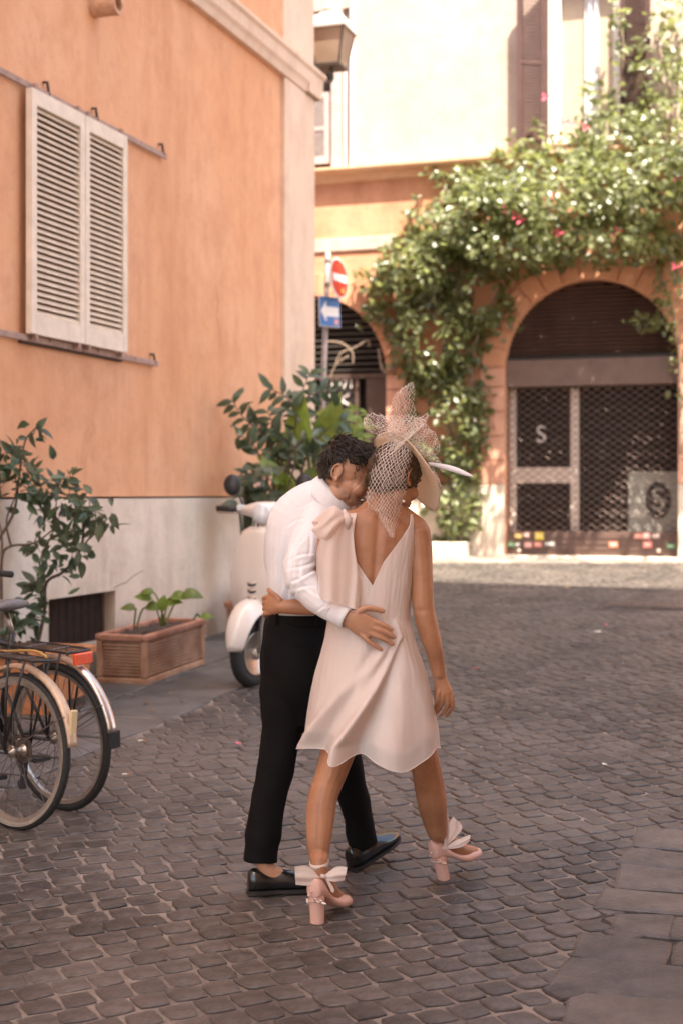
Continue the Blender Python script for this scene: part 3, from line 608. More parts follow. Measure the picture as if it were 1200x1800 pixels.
# ------------------------------------------------------------------ terracotta planters
m_terrac = mat('terracotta', (.40, .19, .11), .85, .3, 7, .35, 50, c2=(.52, .33, .23)); m_terrar = mat('terracotta_rim', (.33, .14, .085), .85, .3, 8, .35, 50, c2=(.45, .22, .15))
def ribbed_planter(label, c, ax, ay, L, W, H, ribs=10):
    t = thing('planter', label, 'planter', c); X = ax; Y_ = ay
    def bx(nm, x0, x1, y0, y1, z0, z1, m, bev=.01, par=t): return MB().hexa([c + X * a + Y_ * b_ + UP * z for z in (z0, z1) for a, b_ in ((x0, y0), (x1, y0), (x1, y1), (x0, y1))]).build(nm, m, par, bevel=bev)
    l, w_ = L / 2, W / 2
    bx('base', -l, l, -w_, w_, 0, .05, m_terrac, .012)
    bx('side', -l + .012, l - .012, -w_ + .026, -w_ + .045, .05, H - .045, m_terrac, 0); bx('side', -l + .012, l - .012, w_ - .045, w_ - .026, .05, H - .045, m_terrac, 0)
    bx('side', -l + .026, -l + .045, -w_ + .035, w_ - .035, .05, H - .045, m_terrac, 0); bx('side', l - .045, l - .026, -w_ + .035, w_ - .035, .05, H - .045, m_terrac, 0)
    for a, b_ in ((-1, -1), (1, -1), (1, 1), (-1, 1)):
        x, y = a * (l - .022), b_ * (w_ - .022); bx('corner_post', x - .022, x + .022, y - .022, y + .022, .05, H - .045, m_terrac, .008)
    for k in range(ribs):
        z = .065 + k * (H - .125) / ribs; zz = z + (H - .125) / ribs * .5
        for y0 in (-w_ + .002, w_ - .026): bx('rib', -l + .04, l - .04, y0, y0 + .024, z, zz, m_terrac, .003)
        for x0 in (-l + .002, l - .026): bx('rib', x0, x0 + .024, -w_ + .04, w_ - .04, z, zz, m_terrac, .003)
    bx('rim', -l - .008, l + .008, -w_ - .008, -w_ + .04, H - .045, H, m_terrar, .012); bx('rim', -l - .008, l + .008, w_ - .04, w_ + .008, H - .045, H, m_terrar, .012)
    bx('rim', -l - .008, -l + .04, -w_ + .04, w_ - .04, H - .045, H - .001, m_terrar, .008); bx('rim', l - .04, l + .008, -w_ + .04, w_ - .04, H - .045, H - .001, m_terrar, .008)
    so = MB(); nx, ny = 24, 10
    g = [[c + X * (-l + .04 + (L - .08) * i / nx) + Y_ * (-w_ + .04 + (W - .08) * j / ny) + UP * (H - .035 + .03 * noise.noise((i * .6, j * .6, 1)) + .012 * lr_.random()) for j in range(ny + 1)] for i in range(nx + 1)]
    so.loft(g, cap=False, wrap=False); so.build('soil', m_soil, t)
    return t
wax = N.copy(); wax.z = SL * CT; wax.normalize()
c1 = G(258, 1208); pc = c1 + N * .49 - E * .19; pc.z = gz(pc.y) + .004
pl1 = ribbed_planter('ribbed terracotta trough with young green shoots by the cellar window', pc, wax, E, .99, .38, .345)
sprt = thing('seedling', 'young plant with heart-shaped leaves growing in the ribbed terracotta trough', 'plant', pc + UP * .3)
inv = parent_inv(sprt); heart = leaf_mesh('leaf', m_lf_big, 1, .75, .3, .35, 5)
for (bx_, by_, tx, ty, sz, an) in ((282, 1100, 290, 1062, .15, .4), (286, 1100, 300, 1050, .17, .2), (290, 1100, 320, 1045, .18, 0), (284, 1100, 268, 1055, .15, 2.6), (290, 1098, 272, 1042, .12, 2.9), (236, 1105, 240, 1070, .13, 2.9), (240, 1105, 255, 1068, .16, .1), (340, 1090, 352, 1085, .12, .2), (288, 1100, 285, 1075, .14, 1.5)):
    b_ = P(bx_, by_, 9.95); t_ = P(tx, ty, 9.9); MB().tube([Vector(q) for q in smooth_pts([b_, b_.lerp(t_, .6) + UP * .03, t_], 4)], .006, 6).build('stem', m_lf_big, sprt, smooth=True)
    put_leaf(heart, sprt, leaf_mtx(t_, Vector((math.cos(an), -.25, math.sin(an) * .6 + .1)), UP + Vector((0, -.8, 0)), sz * .82), inv)
# box planter behind the bicycles
c2_ = G(123, 1262); c2_ = c2_ - E * .55 + N * .16; c2_.z = gz(c2_.y)
pl2 = thing('planter', 'plain orange terracotta box planter behind the bicycle wheels', 'planter', c2_)
def hollow(t, c, l, w_, H, m):
    for (x0, x1, y0, y1) in ((-l, l, -w_, -w_ + .03), (-l, l, w_ - .03, w_), (-l, -l + .03, -w_ + .03, w_ - .03), (l - .03, l, -w_ + .03, w_ - .03)):
        MB().hexa([c + E * a * (1 if z else .9) + N * b_ * (1 if z else .92) + UP * z for z in (0, H) for a, b_ in ((x0, y0), (x1, y0), (x1, y1), (x0, y1))]).build('side', m, t, bevel=.006)
    for (x0, x1, y0, y1) in ((-l - .02, l + .02, -w_ - .02, -w_ + .02), (-l - .02, l + .02, w_ - .02, w_ + .02), (-l - .02, -l + .02, -w_ + .02, w_ - .02), (l - .02, l + .02, -w_ + .02, w_ - .02)):
        MB().hexa([c + E * a + N * b_ + UP * z for z in (H - .03, H + .02) for a, b_ in ((x0, y0), (x1, y0), (x1, y1), (x0, y1))]).build('rim', m, t, bevel=.008)
    MB().hexa([c + E * a * l * .92 + N * b_ * w_ * .9 + UP * z for z in (.02, H - .02) for a, b_ in ((-1, -1), (1, -1), (1, 1), (-1, 1))]).build('soil', m_soil, t)
hollow(pl2, c2_, .5, .22, .37, mat('orange_terracotta', (.46, .18, .075), .8, .25, 6, .2, 40))
# shrub in it
shr = thing('shrub', 'leggy dark-leaved shrub with bare twigs in the box planter at left', 'shrub', c2_ + UP * .35); inv = parent_inv(shr); YS = c2_.y
lfA = [leaf_mesh('leaf', m_lf_dark, 1, .5, .3, .3), leaf_mesh('leaf', m_lf_dark, 1, .42, .15, -.1), leaf_mesh('leaf', m_lf_gloss, 1, .52, .35, .45)]
def Ps(px, py, dy=0): return P(px, py, YS + dy)
stem = MB()
trunks = [[(4, 1160), (3, 1060), (4, 980), (20, 960), (60, 955), (95, 930)], [(-14, 1160), (-12, 1020), (-6, 960), (25, 900), (35, 830), (45, 775), (64, 752)], [(60, 1160), (78, 1080), (82, 1025), (112, 1005), (140, 970), (150, 920), (160, 900)], [(4, 980), (2, 930), (-20, 880)], [(82, 1025), (70, 990), (95, 930), (100, 870)], [(20, 960), (12, 915), (30, 860), (20, 810)], [(140, 970), (165, 935), (186, 905)]]
for i, tk in enumerate(trunks):
    dy = (i % 3 - 1) * .06; pts = smooth_pts([tuple(Ps(a, b_, dy)) for a, b_ in tk], 5); stem.tube(pts, [.014 * (1 - .7 * k / len(pts)) if i < 3 else .008 * (1 - .6 * k / len(pts)) for k in range(len(pts))], 6)
for (px, py, r_) in ((64, 755, 12), (18, 790, 30), (10, 830, 30), (48, 805, 30), (40, 850, 34), (70, 830, 30), (100, 850, 34), (118, 825, 20), (150, 868, 24), (60, 880, 30), (90, 900, 34), (125, 905, 30), (150, 900, 26), (110, 945, 32), (140, 945, 30), (168, 915, 26), (186, 925, 16), (90, 985, 26), (60, 955, 26), (125, 985, 22), (150, 965, 20), (60, 1030, 26), (70, 1060, 24), (55, 1085, 26), (25, 1075, 26), (20, 1100, 22), (0, 860, 24), (-5, 800, 26), (75, 870, 26), (45, 1110, 30), (10, 1125, 28), (66, 1040, 18), (30, 830, 26)):
    base = min((Ps(a, b_) for tk in trunks for a, b_ in tk), key=lambda q: (q - Ps(px, py)).length); tip = Ps(px, py, lr_.uniform(-.14, .14))
    sprig(shr, inv, base.lerp(tip, .2), tip, lr_.choice(lfA), 9, .098, .75, stem, .004)
vv = []; ff = []
for _ in range(120):                                    # the smaller leaves deeper in the bush
    cx, cy = lr_.choice(((30, 820), (80, 850), (110, 870), (60, 880), (100, 930), (140, 920), (120, 960), (50, 1060), (20, 1090), (140, 880), (80, 1010)))
    M_ = leaf_mtx(Ps(cx + lr_.gauss(0, 26), cy + lr_.gauss(0, 22), lr_.uniform(-.2, .2)), rv3(1) + UP * .2, UP * .5 + rv3(.5) - Vector((0, .6, 0)), lr_.uniform(.06, .11), lr_.uniform(-.5, .5)); me = lr_.choice(lfA); o = len(vv); vv += [tuple(M_ @ v.co) for v in me.vertices]; ff += [tuple(j + o for j in pg.vertices) for pg in me.polygons]
me = bpy.data.meshes.new('foliage'); me.from_pydata(vv, [], ff); me.materials.append(m_lf_gloss); tag(put('foliage', me, shr), kind='stuff')
stem.build('stem', m_bark, shr, smooth=True)
# ------------------------------------------------------------------ potted plants at the corner behind the scooter
m_pot = mat('clay_pot', (.36, .17, .10), .85, .25, 8, .3, 40)
def pot(label, x, y, r_, h):
    c = Vector((x, y, gz(y))); t = thing('flower_pot', label, 'pot', c, group=None)
    MB().lathe([(r_ * .68, 0), (r_ * .95, h * .86), (r_ * 1.05, h * .86), (r_ * 1.08, h), (r_ * .95, h), (r_ * .9, h * .9)], c, UP, 24).build('body', m_pot, t, smooth=False); MB().lathe([(.01, h * .89), (r_ * .9, h * .9), (.01, h * .93)], c, UP, 16).build('soil', m_soil, t); return c
pcs = [pot('big clay pot of the glossy shrub by the corner', P(486, 900, 12.35).x, 12.35, .2, .42), pot('clay pot of the broad-leaved plant by the corner', P(535, 900, 12.6).x, 12.6, .2, .36), pot('clay pot of the fern behind the man', P(618, 900, 14.4).x, 14.4, .22, .38), pot('low clay pot of the round-leaved plant against the plinth', P(432, 900, 12.0).x, 12.0, .17, .32)]
# glossy shrub with pinnate sprays
t = thing('shrub', 'tall glossy shrub with long leaf sprays against the corner pilaster', 'shrub', pcs[0] + UP * .4); inv = parent_inv(t); st = MB(); lfG = leaf_mesh('leaf', m_lf_gloss, 1, .42, .3, .35)
def spray(t, inv, st, pts, Y, me, n_, size, dy=0):
    q = [Vector(a) for a in smooth_pts([tuple(P(a, b_, Y + dy)) for a, b_ in pts], 8)]; st.tube(q, [.011 * (1 - .75 * k / len(q)) for k in range(len(q))], 5)
    for i in range(n_):
        f_ = .3 + .7 * i / (n_ - 1); k = min(int(f_ * (len(q) - 1)), len(q) - 2); d = (q[k + 1] - q[k]).normalized(); sd = 1 if i % 2 else -1
        nrm = d.cross(Vector((0, -1, 0))); dr = (d * .55 + nrm * sd * .8 + UP * -.25 + rv3(.22)).normalized()
        put_leaf(me, t, leaf_mtx(q[k], dr, UP * .4 + Vector((0, -1, 0)) + rv3(.3), size * lr_.uniform(.75, 1.2)), inv)
for pts, n_ in (([(478, 900), (480, 800), (455, 760), (425, 730), (407, 700)], 18), ([(478, 900), (490, 780), (470, 760), (440, 745)], 12), ([(485, 890), (520, 760), (528, 700), (545, 655)], 18), ([(500, 880), (520, 740), (505, 700), (470, 682)], 14), ([(500, 880), (530, 720), (560, 690), (590, 690)], 14), ([(490, 880), (495, 790), (480, 745), (470, 722)], 10), ([(480, 890), (460, 810), (440, 775), (415, 765)], 12), ([(500, 880), (520, 800), (500, 770), (495, 790)], 10), ([(485, 890), (510, 800), (545, 770), (565, 790)], 12), ([(520, 880), (540, 800), (580, 750), (600, 740)], 14), ([(500, 860), (505, 820), (520, 780), (550, 740)], 12), ([(490, 890), (470, 850), (450, 830), (430, 840)], 10)): spray(t, inv, st, pts, 12.25, lfG, n_, .14, lr_.uniform(-.15, .08))
st.build('stem', m_bark, t, smooth=True)
# broad bright leaves
t = thing('broad_leaf_plant', 'plant with big bright green paddle leaves behind the man\'s shoulder', 'plant', pcs[1] + UP * .38); inv = parent_inv(t)
lfB = [leaf_mesh('leaf', m_lf_big, 1, .66, .45, .55, 8), leaf_mesh('leaf', m_lf_big, 1, .55, .35, .8, 8)]
for (bx_, by_, tx, ty, L, dx, dz, k) in ((545, 860, 540, 790, .62, -.1, 1, 0), (548, 860, 558, 775, .52, .25, 1, 1), (535, 880, 515, 865, .36, -.6, .6, 0), (535, 880, 505, 880, .34, -.9, .3, 1), (540, 880, 530, 850, .42, .5, .7, 0), (545, 880, 535, 860, .46, .9, .35, 0), (520, 890, 495, 850, .36, -.2, .9, 1), (530, 880, 510, 830, .4, -.5, .8, 0), (545, 860, 575, 800, .4, .4, .8, 1), (525, 890, 470, 860, .32, -.6, -.5, 1), (530, 890, 485, 880, .3, -.4, -.8, 0), (550, 870, 590, 830, .42, .3, .9, 0), (540, 870, 520, 810, .45, .1, 1, 1)):
    b_ = P(bx_, by_, 12.5); t_ = P(tx, ty, 12.3 + lr_.uniform(-.2, .2)); MB().tube([Vector(q) for q in smooth_pts([pcs[1] + UP * .35, b_, t_], 4)], .014, 6).build('stalk', m_lf_big, t, smooth=True)
    put_leaf(lfB[k], t, leaf_mtx(t_, Vector((dx * 1.5 + lr_.uniform(-.5, .5), lr_.uniform(-.8, .1), dz * .8)), Vector((lr_.uniform(-.9, .9), -1, .5)), L * .72, lr_.uniform(-.5, .5)), inv)
# fern-like bush, light green
t = thing('fern', 'light green feathery bush behind the groom\'s head'.replace('groom', 'man'), 'bush', pcs[2] + UP * .36); inv = parent_inv(t); st = MB(); lfF = leaf_mesh('leaf', m_lf_fern, 1, .38, .2, .3)
for i in range(21):
    a = 560 + 85 * lr_.random(); b_ = 708 + 90 * lr_.random(); spray(t, inv, st, [(615, 860), (.5 * (615 + a), 800), (a, b_)], 14.3, lfF, 14, .12, lr_.uniform(-.35, .35))
st.build('stem', m_lf_fern, t, smooth=True)
# round dark leaves low by the wall
t = thing('round_leaf_plant', 'dark round-leaved plant against the wall above the scooter mirror', 'plant', pcs[3] + UP * .3); inv = parent_inv(t); st = MB(); lfR = leaf_mesh('leaf', m_lf_dark, 1, .8, .25, .3, 5)
for i in range(34):
    a = 415 + 75 * lr_.random(); b_ = 815 + 95 * lr_.random(); Y = 12.0 + lr_.uniform(-.2, .2); q = P(a, b_, Y); st.tube([Vector(v) for v in smooth_pts([pcs[3] + UP * .3, q.lerp(pcs[3], .35) + UP * .2, q], 4)], .006, 5)
    put_leaf(lfR, t, leaf_mtx(q, Vector((lr_.uniform(-1, 1), -.5, lr_.uniform(-.5, .8))), UP + Vector((0, -.8, 0)), lr_.uniform(.12, .2)), inv)
for i in range(4): put('blossom', MB().lathe([(.003, 0), (.018, .01), (.01, .016)], P(448 + 30 * lr_.random(), 838 + 18 * lr_.random(), 11.8), Vector((0, -1, .3)), 8).mesh('blossom', mat('blossom_pink', (.75, .45, .38), .6, .1, 5, 0)), t)
st.build('stem', m_lf_dark, t, smooth=True)
# ------------------------------------------------------------------ climbing vine over the far building
vine = thing('climbing_vine', 'bougainvillea vine with a few pink blooms sprawling over the arcade', 'vine', FP(790, 980, .15)); inv = parent_inv(vine)
blobs = [(985, 330, 160, 66, 2600, .15, 2.3), (1110, 300, 110, 100, 2200, .2, 2.4), (1180, 230, 60, 120, 900, .2, 2.0), (1290, 300, 90, 120, 1500, .2, 2.4), (1160, 110, 45, 90, 230, .1, .8), (1090, 95, 14, 60, 70, .1, .5), (1040, 175, 45, 25, 90, .1, .6), (1075, 215, 60, 35, 230, .1, .7), (860, 350, 95, 54, 1700, .1, 1.5), (790, 400, 70, 72, 1500, .06, 1.1), (735, 470, 66, 58, 1100, .05, 1.2), (655, 480, 34, 30, 130, .05, .3), (645, 560, 20, 12, 25, .04, .2), (900, 430, 115, 46, 1500, .1, 1.4), (1060, 425, 130, 38, 1000, .1, 1.8), (760, 590, 72, 100, 1700, .05, .8), (700, 520, 60, 45, 500, .05, .5), (835, 520, 55, 65, 800, .05, .8), (785, 740, 64, 112, 1600, .05, .6), (835, 700, 28, 110, 190, .04, .25), (795, 890, 46, 78, 700, .05, .5), (880, 560, 26, 45, 70, .05, .25), (1175, 500, 28, 80, 180, .08, .5), (1130, 565, 32, 16, 60, .1, .5), (1190, 640, 12, 70, 40, .08, .3), (945, 250, 60, 30, 120, .1, .6), (770, 300, 25, 14, 40, .08, .3), (745, 965, 16, 18, 50, .05, .3), (1180, 40, 25, 50, 90, .1, .5), (1090, 20, 14, 35, 35, .1, .4), (1145, 420, 60, 40, 240, .1, .7)]
lv = []; vr = random.Random(5)
for (cx, cy, rx, ry, n_, o0, o1) in blobs:
    for _ in range(int(n_ * .62)):
        a = vr.random() * 6.283; r_ = math.sqrt(vr.random()) ** .9; kx = cx + rx * r_ * math.cos(a) * 1.08 + vr.gauss(0, 5); ky = cy + ry * r_ * math.sin(a) * 1.08 + vr.gauss(0, 5)
        if noise.noise((kx * .022, ky * .022, cx * .01)) < -.3: continue
        off = o0 + (o1 - o0) * (1 - r_ * r_) * vr.random() ** .55; lv.append((kx, ky, off))
lfV = [leaf_mesh('leaf', m_lf_vine, 1, .62, .3, .3, 3), leaf_mesh('leaf', m_lf_vine, 1, .55, .1, -.2, 3)]
def vm(p): d = Vector((vr.gauss(0, .8), -.35 + vr.gauss(0, .5), vr.gauss(-.25, .6))); return leaf_mtx(p, d, UP * .7 - N * .6 + Vector((vr.gauss(0, .4), vr.gauss(0, .4), vr.gauss(0, .4))), vr.uniform(.085, .165), vr.uniform(-.6, .6))
order = sorted(range(len(lv)), key=lambda i: -lv[i][2]); own = set(order[:300]); vv = []; ff = []; ar = [np.array([v.co for v in m.vertices]) for m in lfV]; fa = [[tuple(p.vertices) for p in m.polygons] for m in lfV]
for i, (kx, ky, off) in enumerate(lv):
    M_ = vm(FP(kx, ky, off)); k = i & 1
    if i in own: put_leaf(lfV[k], vine, M_, inv); continue
    A = np.array(M_); q = ar[k] @ A[:3, :3].T + A[:3, 3]; o = len(vv); vv += q.tolist(); ff += [tuple(j + o for j in f_) for f_ in fa[k]]
me = bpy.data.meshes.new('foliage'); me.from_pydata(vv, [], ff); me.materials.append(m_lf_vine); tag(put('foliage', me, vine), kind='stuff')
for tk, r_ in (([(790, 985, .12), (785, 900, .15), (800, 800, .12), (775, 700, .15), (790, 560, .2), (830, 430, .3), (920, 370, .4)], .03), ([(800, 985, .1), (815, 880, .12), (835, 760, .1), (830, 620, .12), (880, 500, .2)], .02), ([(920, 370, .4), (1020, 350, .5), (1120, 300, .5), (1180, 200, .4), (1150, 60, .3)], .022), ([(790, 560, .2), (740, 500, .2), (680, 470, .15), (640, 480, .1)], .014), ([(775, 700, .15), (720, 640, .05), (676, 655, .05), (665, 612, .0)], .02), ([(1060, 400, .4), (1150, 470, .2), (1190, 600, .1), (1195, 800, .08)], .014), ([(1075, 215, .3), (1095, 100, .3), (1085, 10, .2)], .01)):
    MB().tube(smooth_pts([tuple(FP(*q)) for q in tk], 6), r_, 6).build('stem', mat('vine_bark', (.22, .16, .12), .9, .3, 20, .3, 40), vine, smooth=True)
tw = MB()
for tk in ([(590, 640), (600, 620), (625, 610), (645, 598), (648, 610)], [(575, 600), (600, 603), (618, 618), (620, 640)], [(580, 665), (592, 640), (612, 625)]): tw.tube(smooth_pts([tuple(FP(a, b_, .05)) for a, b_ in tk], 6), .01, 5)
tw.build('dry_twig', mat('dry_twig', (.3, .22, .17), .9, .2, 20, .2, 40), vine, smooth=True)
fl = MB()
for i in range(3): fl.add([(0, 0, 0), (.05 * math.cos(i * 2.1 - .5), .05 * math.sin(i * 2.1 - .5), .03), (.085 * math.cos(i * 2.1), .085 * math.sin(i * 2.1), .035), (.05 * math.cos(i * 2.1 + .5), .05 * math.sin(i * 2.1 + .5), .03)], [(0, 1, 2, 3)])
flm = fl.mesh('flower', m_pinkf)
for (px, py) in ((958, 172), (988, 216), (1000, 218), (1027, 225), (956, 348), (972, 345), (904, 380), (888, 370), (914, 388), (1106, 298), (1169, 277), (981, 411), (1185, 470), (1186, 314), (1086, 408), (1135, 240)): o = put('flower', flm, vine); o.matrix_basis = face(FP(px, py, 1.15 if 300 < py < 420 else .7), Vector((vr.uniform(-.4, .4), -1, .4)))
kerb = thing('stone_planter', 'low pale stone bed at the foot of the vine', 'planter', FP(790, 985, .2)); a0, a1 = fe(742), fe(828)
MB().en(a0, a1, NF - .42, NF - .34, .4, .94).build('front_slab', m_base, kerb, bevel=.012); MB().en(a0, a0 + .08, NF - .34, NF - .07, .4, .94).build('side_slab', m_base, kerb, bevel=.01); MB().en(a1 - .08, a1, NF - .34, NF - .07, .4, .94).build('side_slab', m_base, kerb, bevel=.01); MB().en(a0 + .08, a1 - .08, NF - .34, NF - .07, .4, .9).build('soil', m_soil, kerb)
# ------------------------------------------------------------------ litter on the street
m_butt = mat('cigarette_paper', (.75, .68, .6), .8, .1, 20, 0); m_filt = mat('cigarette_filter', (.6, .25, .08), .8, .2, 20, 0); m_ptl = mat('petal_pink', (.7, .15, .2), .7, .2, 20, 0); m_wht = mat('paper_scrap', (.72, .68, .62), .8, .1, 20, 0); m_dl = mat('dry_leaf', (.16, .09, .05), .8, .3, 20, 0)
for px, py, lab in ((250, 1309, 'cigarette butt on the slabs right of the fender tip'), (222, 1369, 'cigarette butt on the cobbles right of the bicycle tyre')):
    p = G(px, py) + UP * .024; t = thing('cigarette_butt', lab, 'cigarette butt', p, group='cigarette butts'); d = Vector((.95, .3, 0)); MB().tube([p - d * .02, p + d * .004], .004, 6).build('paper', m_butt, t); MB().tube([p + d * .004, p + d * .018], .0041, 6).build('filter', m_filt, t)
def scrap(name, lab, cat, px, py, r_, m, grp):
    p = G(px, py) + UP * .026; n_ = 7; mb = MB(); mb.add([p] + [p + Vector((math.cos(a) * r_ * vr.uniform(.5, 1.1), math.sin(a) * r_ * vr.uniform(.5, 1.1), vr.uniform(0, .5) * r_)) for a in [6.283 * i / n_ for i in range(n_)]], [(0, i + 1, (i + 1) % n_ + 1) for i in range(n_)]); tag(mb.build(name, m, solid=.0015), lab, cat, grp)
for px, py, lab in ((418, 1316, 'pink petal on the cobbles left of the man\'s trousers'), (787, 1029, 'pink petal at the edge of the sunlit strip'), (835, 1182, 'pink petal on the cobbles right of the woman\'s wrist'), (1065, 1104, 'pink petal by the white scrap on the cobbles')): scrap('petal', lab, 'petal', px, py, .022, m_ptl, 'fallen petals')
scrap('paper_scrap', 'crumpled white scrap on the cobbles before the drain cover', 'scrap', 1050, 1117, .045, m_wht, None); scrap('paper_scrap', 'flat white scrap far right on the foreground cobbles', 'scrap', 1062, 1353, .02, m_wht, None)
scrap('dry_leaf', 'yellow leaf on the street at the shadow edge', 'leaf', 994, 1037, .05, mat('yellow_leaf', (.5, .38, .12), .7, .2, 10, 0), None)
for i, (px, py, lab) in enumerate(((268, 1255, 'dry leaf bit just right of the fender rubber'), (235, 1232, 'dry leaf bit below the planter corner'), (257, 1245, 'dry leaf bit between planter and fender'), (205, 1232, 'dry leaf bit left below the planter corner'), (300, 1225, 'dry leaf bit below the long side of the planter'), (320, 1240, 'dry leaf bit on the slabs before the scooter wheel'), (366, 1214, 'dry leaf bit left of the scooter wheel'))): scrap('dry_leaf', lab, 'leaf', px, py, .02, m_dl, 'dry leaf bits by the planter')
# ------------------------------------------------------------------ bicycles
m_tyre = mat('rubber', (.018, .017, .017), .75, .25, 20, .3, 120); m_wallt = mat('tyre_sidewall', (.26, .22, .19), .7, .2, 20, .1, 60); m_alu = mat('aluminium', (.48, .42, .37), .35, .25, 14, .15, 60, metal=.85); m_chrome = mat('dull_chrome', (.62, .50, .42), .3, .25, 9, .15, 50, metal=.9)
m_fpaint = mat('frame_black', (.022, .02, .02), .35, .2, 10, .05, 40); m_wire = mat('spoke_steel', (.16, .13, .115), .45, .1, 10, 0, metal=.8); m_refl = mat('reflector_orange', (.75, .09, .03), .25, .15, 90, .3, 200, coat=.5); m_leath = mat('saddle_vinyl', (.13, .12, .125), .5, .2, 20, .1, 60)
def torus(mb, c, R, r_, ax, seg=56, s2=10, sx=1.0):
    ax = Vector(ax).normalized(); a = ax.orthogonal().normalized(); b_ = ax.cross(a); rings = []
    for i in range(seg):
        t = 2 * math.pi * i / seg; d = a * math.cos(t) + b_ * math.sin(t); rings.append([Vector(c) + d * (R + r_ * math.cos(u)) + ax * (r_ * sx * math.sin(u)) for u in [2 * math.pi * k / s2 for k in range(s2)]])
    return mb.loft(rings, closed=True)
def bicycle(label, M_, wall, flap, reflector, fend, sidew):
    t = thing('bicycle', label, 'bicycle', mtx=M_); R = .335; Yx = Vector((0, 1, 0))
    def wheel(x, rear):
        c = Vector((x, 0, R)); wo = torus(MB(), c, R - .018, .0185, Yx).build('wheel', m_tyre, t, smooth=True, local=True)
        ri = MB(); ri.loft([[c + Vector((math.cos(a) * q, y, math.sin(a) * q)) for q, y in ((R - .036, -.012), (R - .034, .012), (R - .052, .008), (R - .052, -.008))] for a in np.linspace(0, 2 * math.pi, 56, endpoint=False)], closed=True); ri.build('rim', m_alu, wo, local=True)
        if sidew:
            for s in (-1, 1):
                sw = MB(); sw.loft([[c + Vector((math.cos(a) * q, s * y, math.sin(a) * q)) for q, y in ((R - .034, .0135), (R - .018, .0195), (R - .018, .0185), (R - .034, .0125))] for a in np.linspace(0, 2 * math.pi, 56, endpoint=False)], closed=True); sw.build('sidewall', m_wallt, wo, local=True)
        sp = MB()
        for i in range(32):
            a = 2 * math.pi * i / 32; s = 1 if i % 2 else -1; a2 = a + (.5 if (i // 2) % 2 else -.5)
            sp.tube([c + Vector((.022 * math.cos(a2), s * .03, .022 * math.sin(a2))), c + Vector(((R - .05) * math.cos(a), 0, (R - .05) * math.sin(a)))], .0013, 4)
        sp.build('spokes', m_wire, wo, local=True); tag(wo.children[-1], kind='stuff')
        MB().lathe([(.012, -.05), (.012, -.036), (.028, -.034), (.026, -.028), (.016, -.024), (.016, .024), (.026, .028), (.028, .034), (.012, .036), (.012, .05)], c, Yx, 16).build('hub', m_alu, wo, local=True, smooth=True)
        if rear:
            for k, (rr_, y) in enumerate(((.055, .036), (.048, .040), (.04, .044))): MB().lathe([(rr_, -y - .002), (rr_, -y)], c, Yx, 22).build('sprocket', m_wire, wo, local=True)
        return wo
    wheel(0, True); wheel(1.06, False)
    tube = lambda nm, p, r_, m=m_fpaint, seg=10: MB().tube(p, r_, seg).build(nm, m, t, smooth=True, local=True)
    bb = (.43, 0, .275); st = (.31, 0, .78); hb = (.93, 0, .60); ht = (.885, 0, .83)
    tube('frame_tube', [bb, st], .016); tube('frame_tube', [bb, hb], .018); tube('frame_tube', [(.29, 0, .72), (.9, 0, .77)], .015); tube('frame_tube', [hb, ht], .019)
    for s in (-1, 1):
        tube('chain_stay', [(0, s * .06, R), (.2, s * .055, .32), bb], .009); tube('seat_stay', [(0, s * .06, R), (.15, s * .055, .55), (.28, s * .012, .74)], .008)
        tube('fork_blade', [(.93, s * .02, .60), (.965, s * .05, .55), (1.01, s * .055, .42), (1.06, s * .055, R)], .011)
    tube('seat_post', [st, (.35, 0, .87)], .013, m_alu)
    sd = MB(); sd.loft([[(x, w_ * math.cos(a), .895 + h * math.sin(a) * (1 if math.sin(a) > 0 else .6) + dz) for a in np.linspace(0, 2 * math.pi, 16, endpoint=False)] for x, w_, h, dz in ((.27, .03, .015, .012), (.285, .085, .03, .01), (.34, .088, .035, .004), (.40, .065, .032, 0), (.48, .03, .025, 0), (.54, .022, .02, -.004), (.552, .01, .01, -.006))]); sd.build('saddle', m_leath, t, smooth=True, local=True)
    tube('stem', [ht, (.87, 0, .95), (.95, 0, .98)], .013, m_alu); hbar = tube('handlebar', smooth_pts([(.78, -.3, 1.0), (.86, -.28, 1.0), (.95, -.12, .985), (.95, .12, .985), (.86, .28, 1.0), (.78, .3, 1.0)], 5), .011, m_alu)
    for s in (-1, 1): MB().tube([(.69, s * .305, .998), (.8, s * .298, 1.0)], .017, 10).build('grip', m_tyre, hbar, local=True, smooth=True)
    # crank and pedals
    MB().lathe([(.09, -.064), (.09, -.06), (.02, -.058)], bb, Yx, 30).build('chainring', m_wire, t, local=True)
    for s in (-1, 1):
        a = Vector(bb) + Vector((0, s * .07, 0)); q = a + Vector((.12 * s, s * .015, .11 * s)); tube('crank', [a, q], .01, m_alu); MB().box(q + Vector((0, s * .05, 0)), (.07, .09, .022)).build('pedal', m_tyre, t, local=True, bevel=.004)
    ch = MB()
    for s in (1, -1): ch.tube([(0, -.045, R + .05 * s if s > 0 else R - .11), (.43, -.062, .275 + .088 * s)], .004, 4)
    ch.build('chain', m_wire, t, local=True)
    MB().box((.02, -.06, R - .1), (.03, .02, .1)).build('derailleur', m_tyre, t, local=True, bevel=.005); MB().lathe([(.022, -.01), (.022, .01)], (.02, -.055, R - .15), Yx, 12).build('jockey_wheel', m_tyre, t, local=True)
    # fenders
    def fender(x, a0, a1, nm):
        c = Vector((x, 0, R)); rings = []
        for a in np.linspace(math.radians(a0), math.radians(a1), 30):
            d = Vector((math.cos(a), 0, math.sin(a))); rings.append([c + d * (R + .022 + .016 * math.cos(u)) + Yx * (.024 * math.sin(u)) for u in np.linspace(-1.75, 1.75, 9)])
        return MB().loft(rings, cap=False, wrap=False).build(nm, fend, t, smooth=True, local=True, solid=.002)
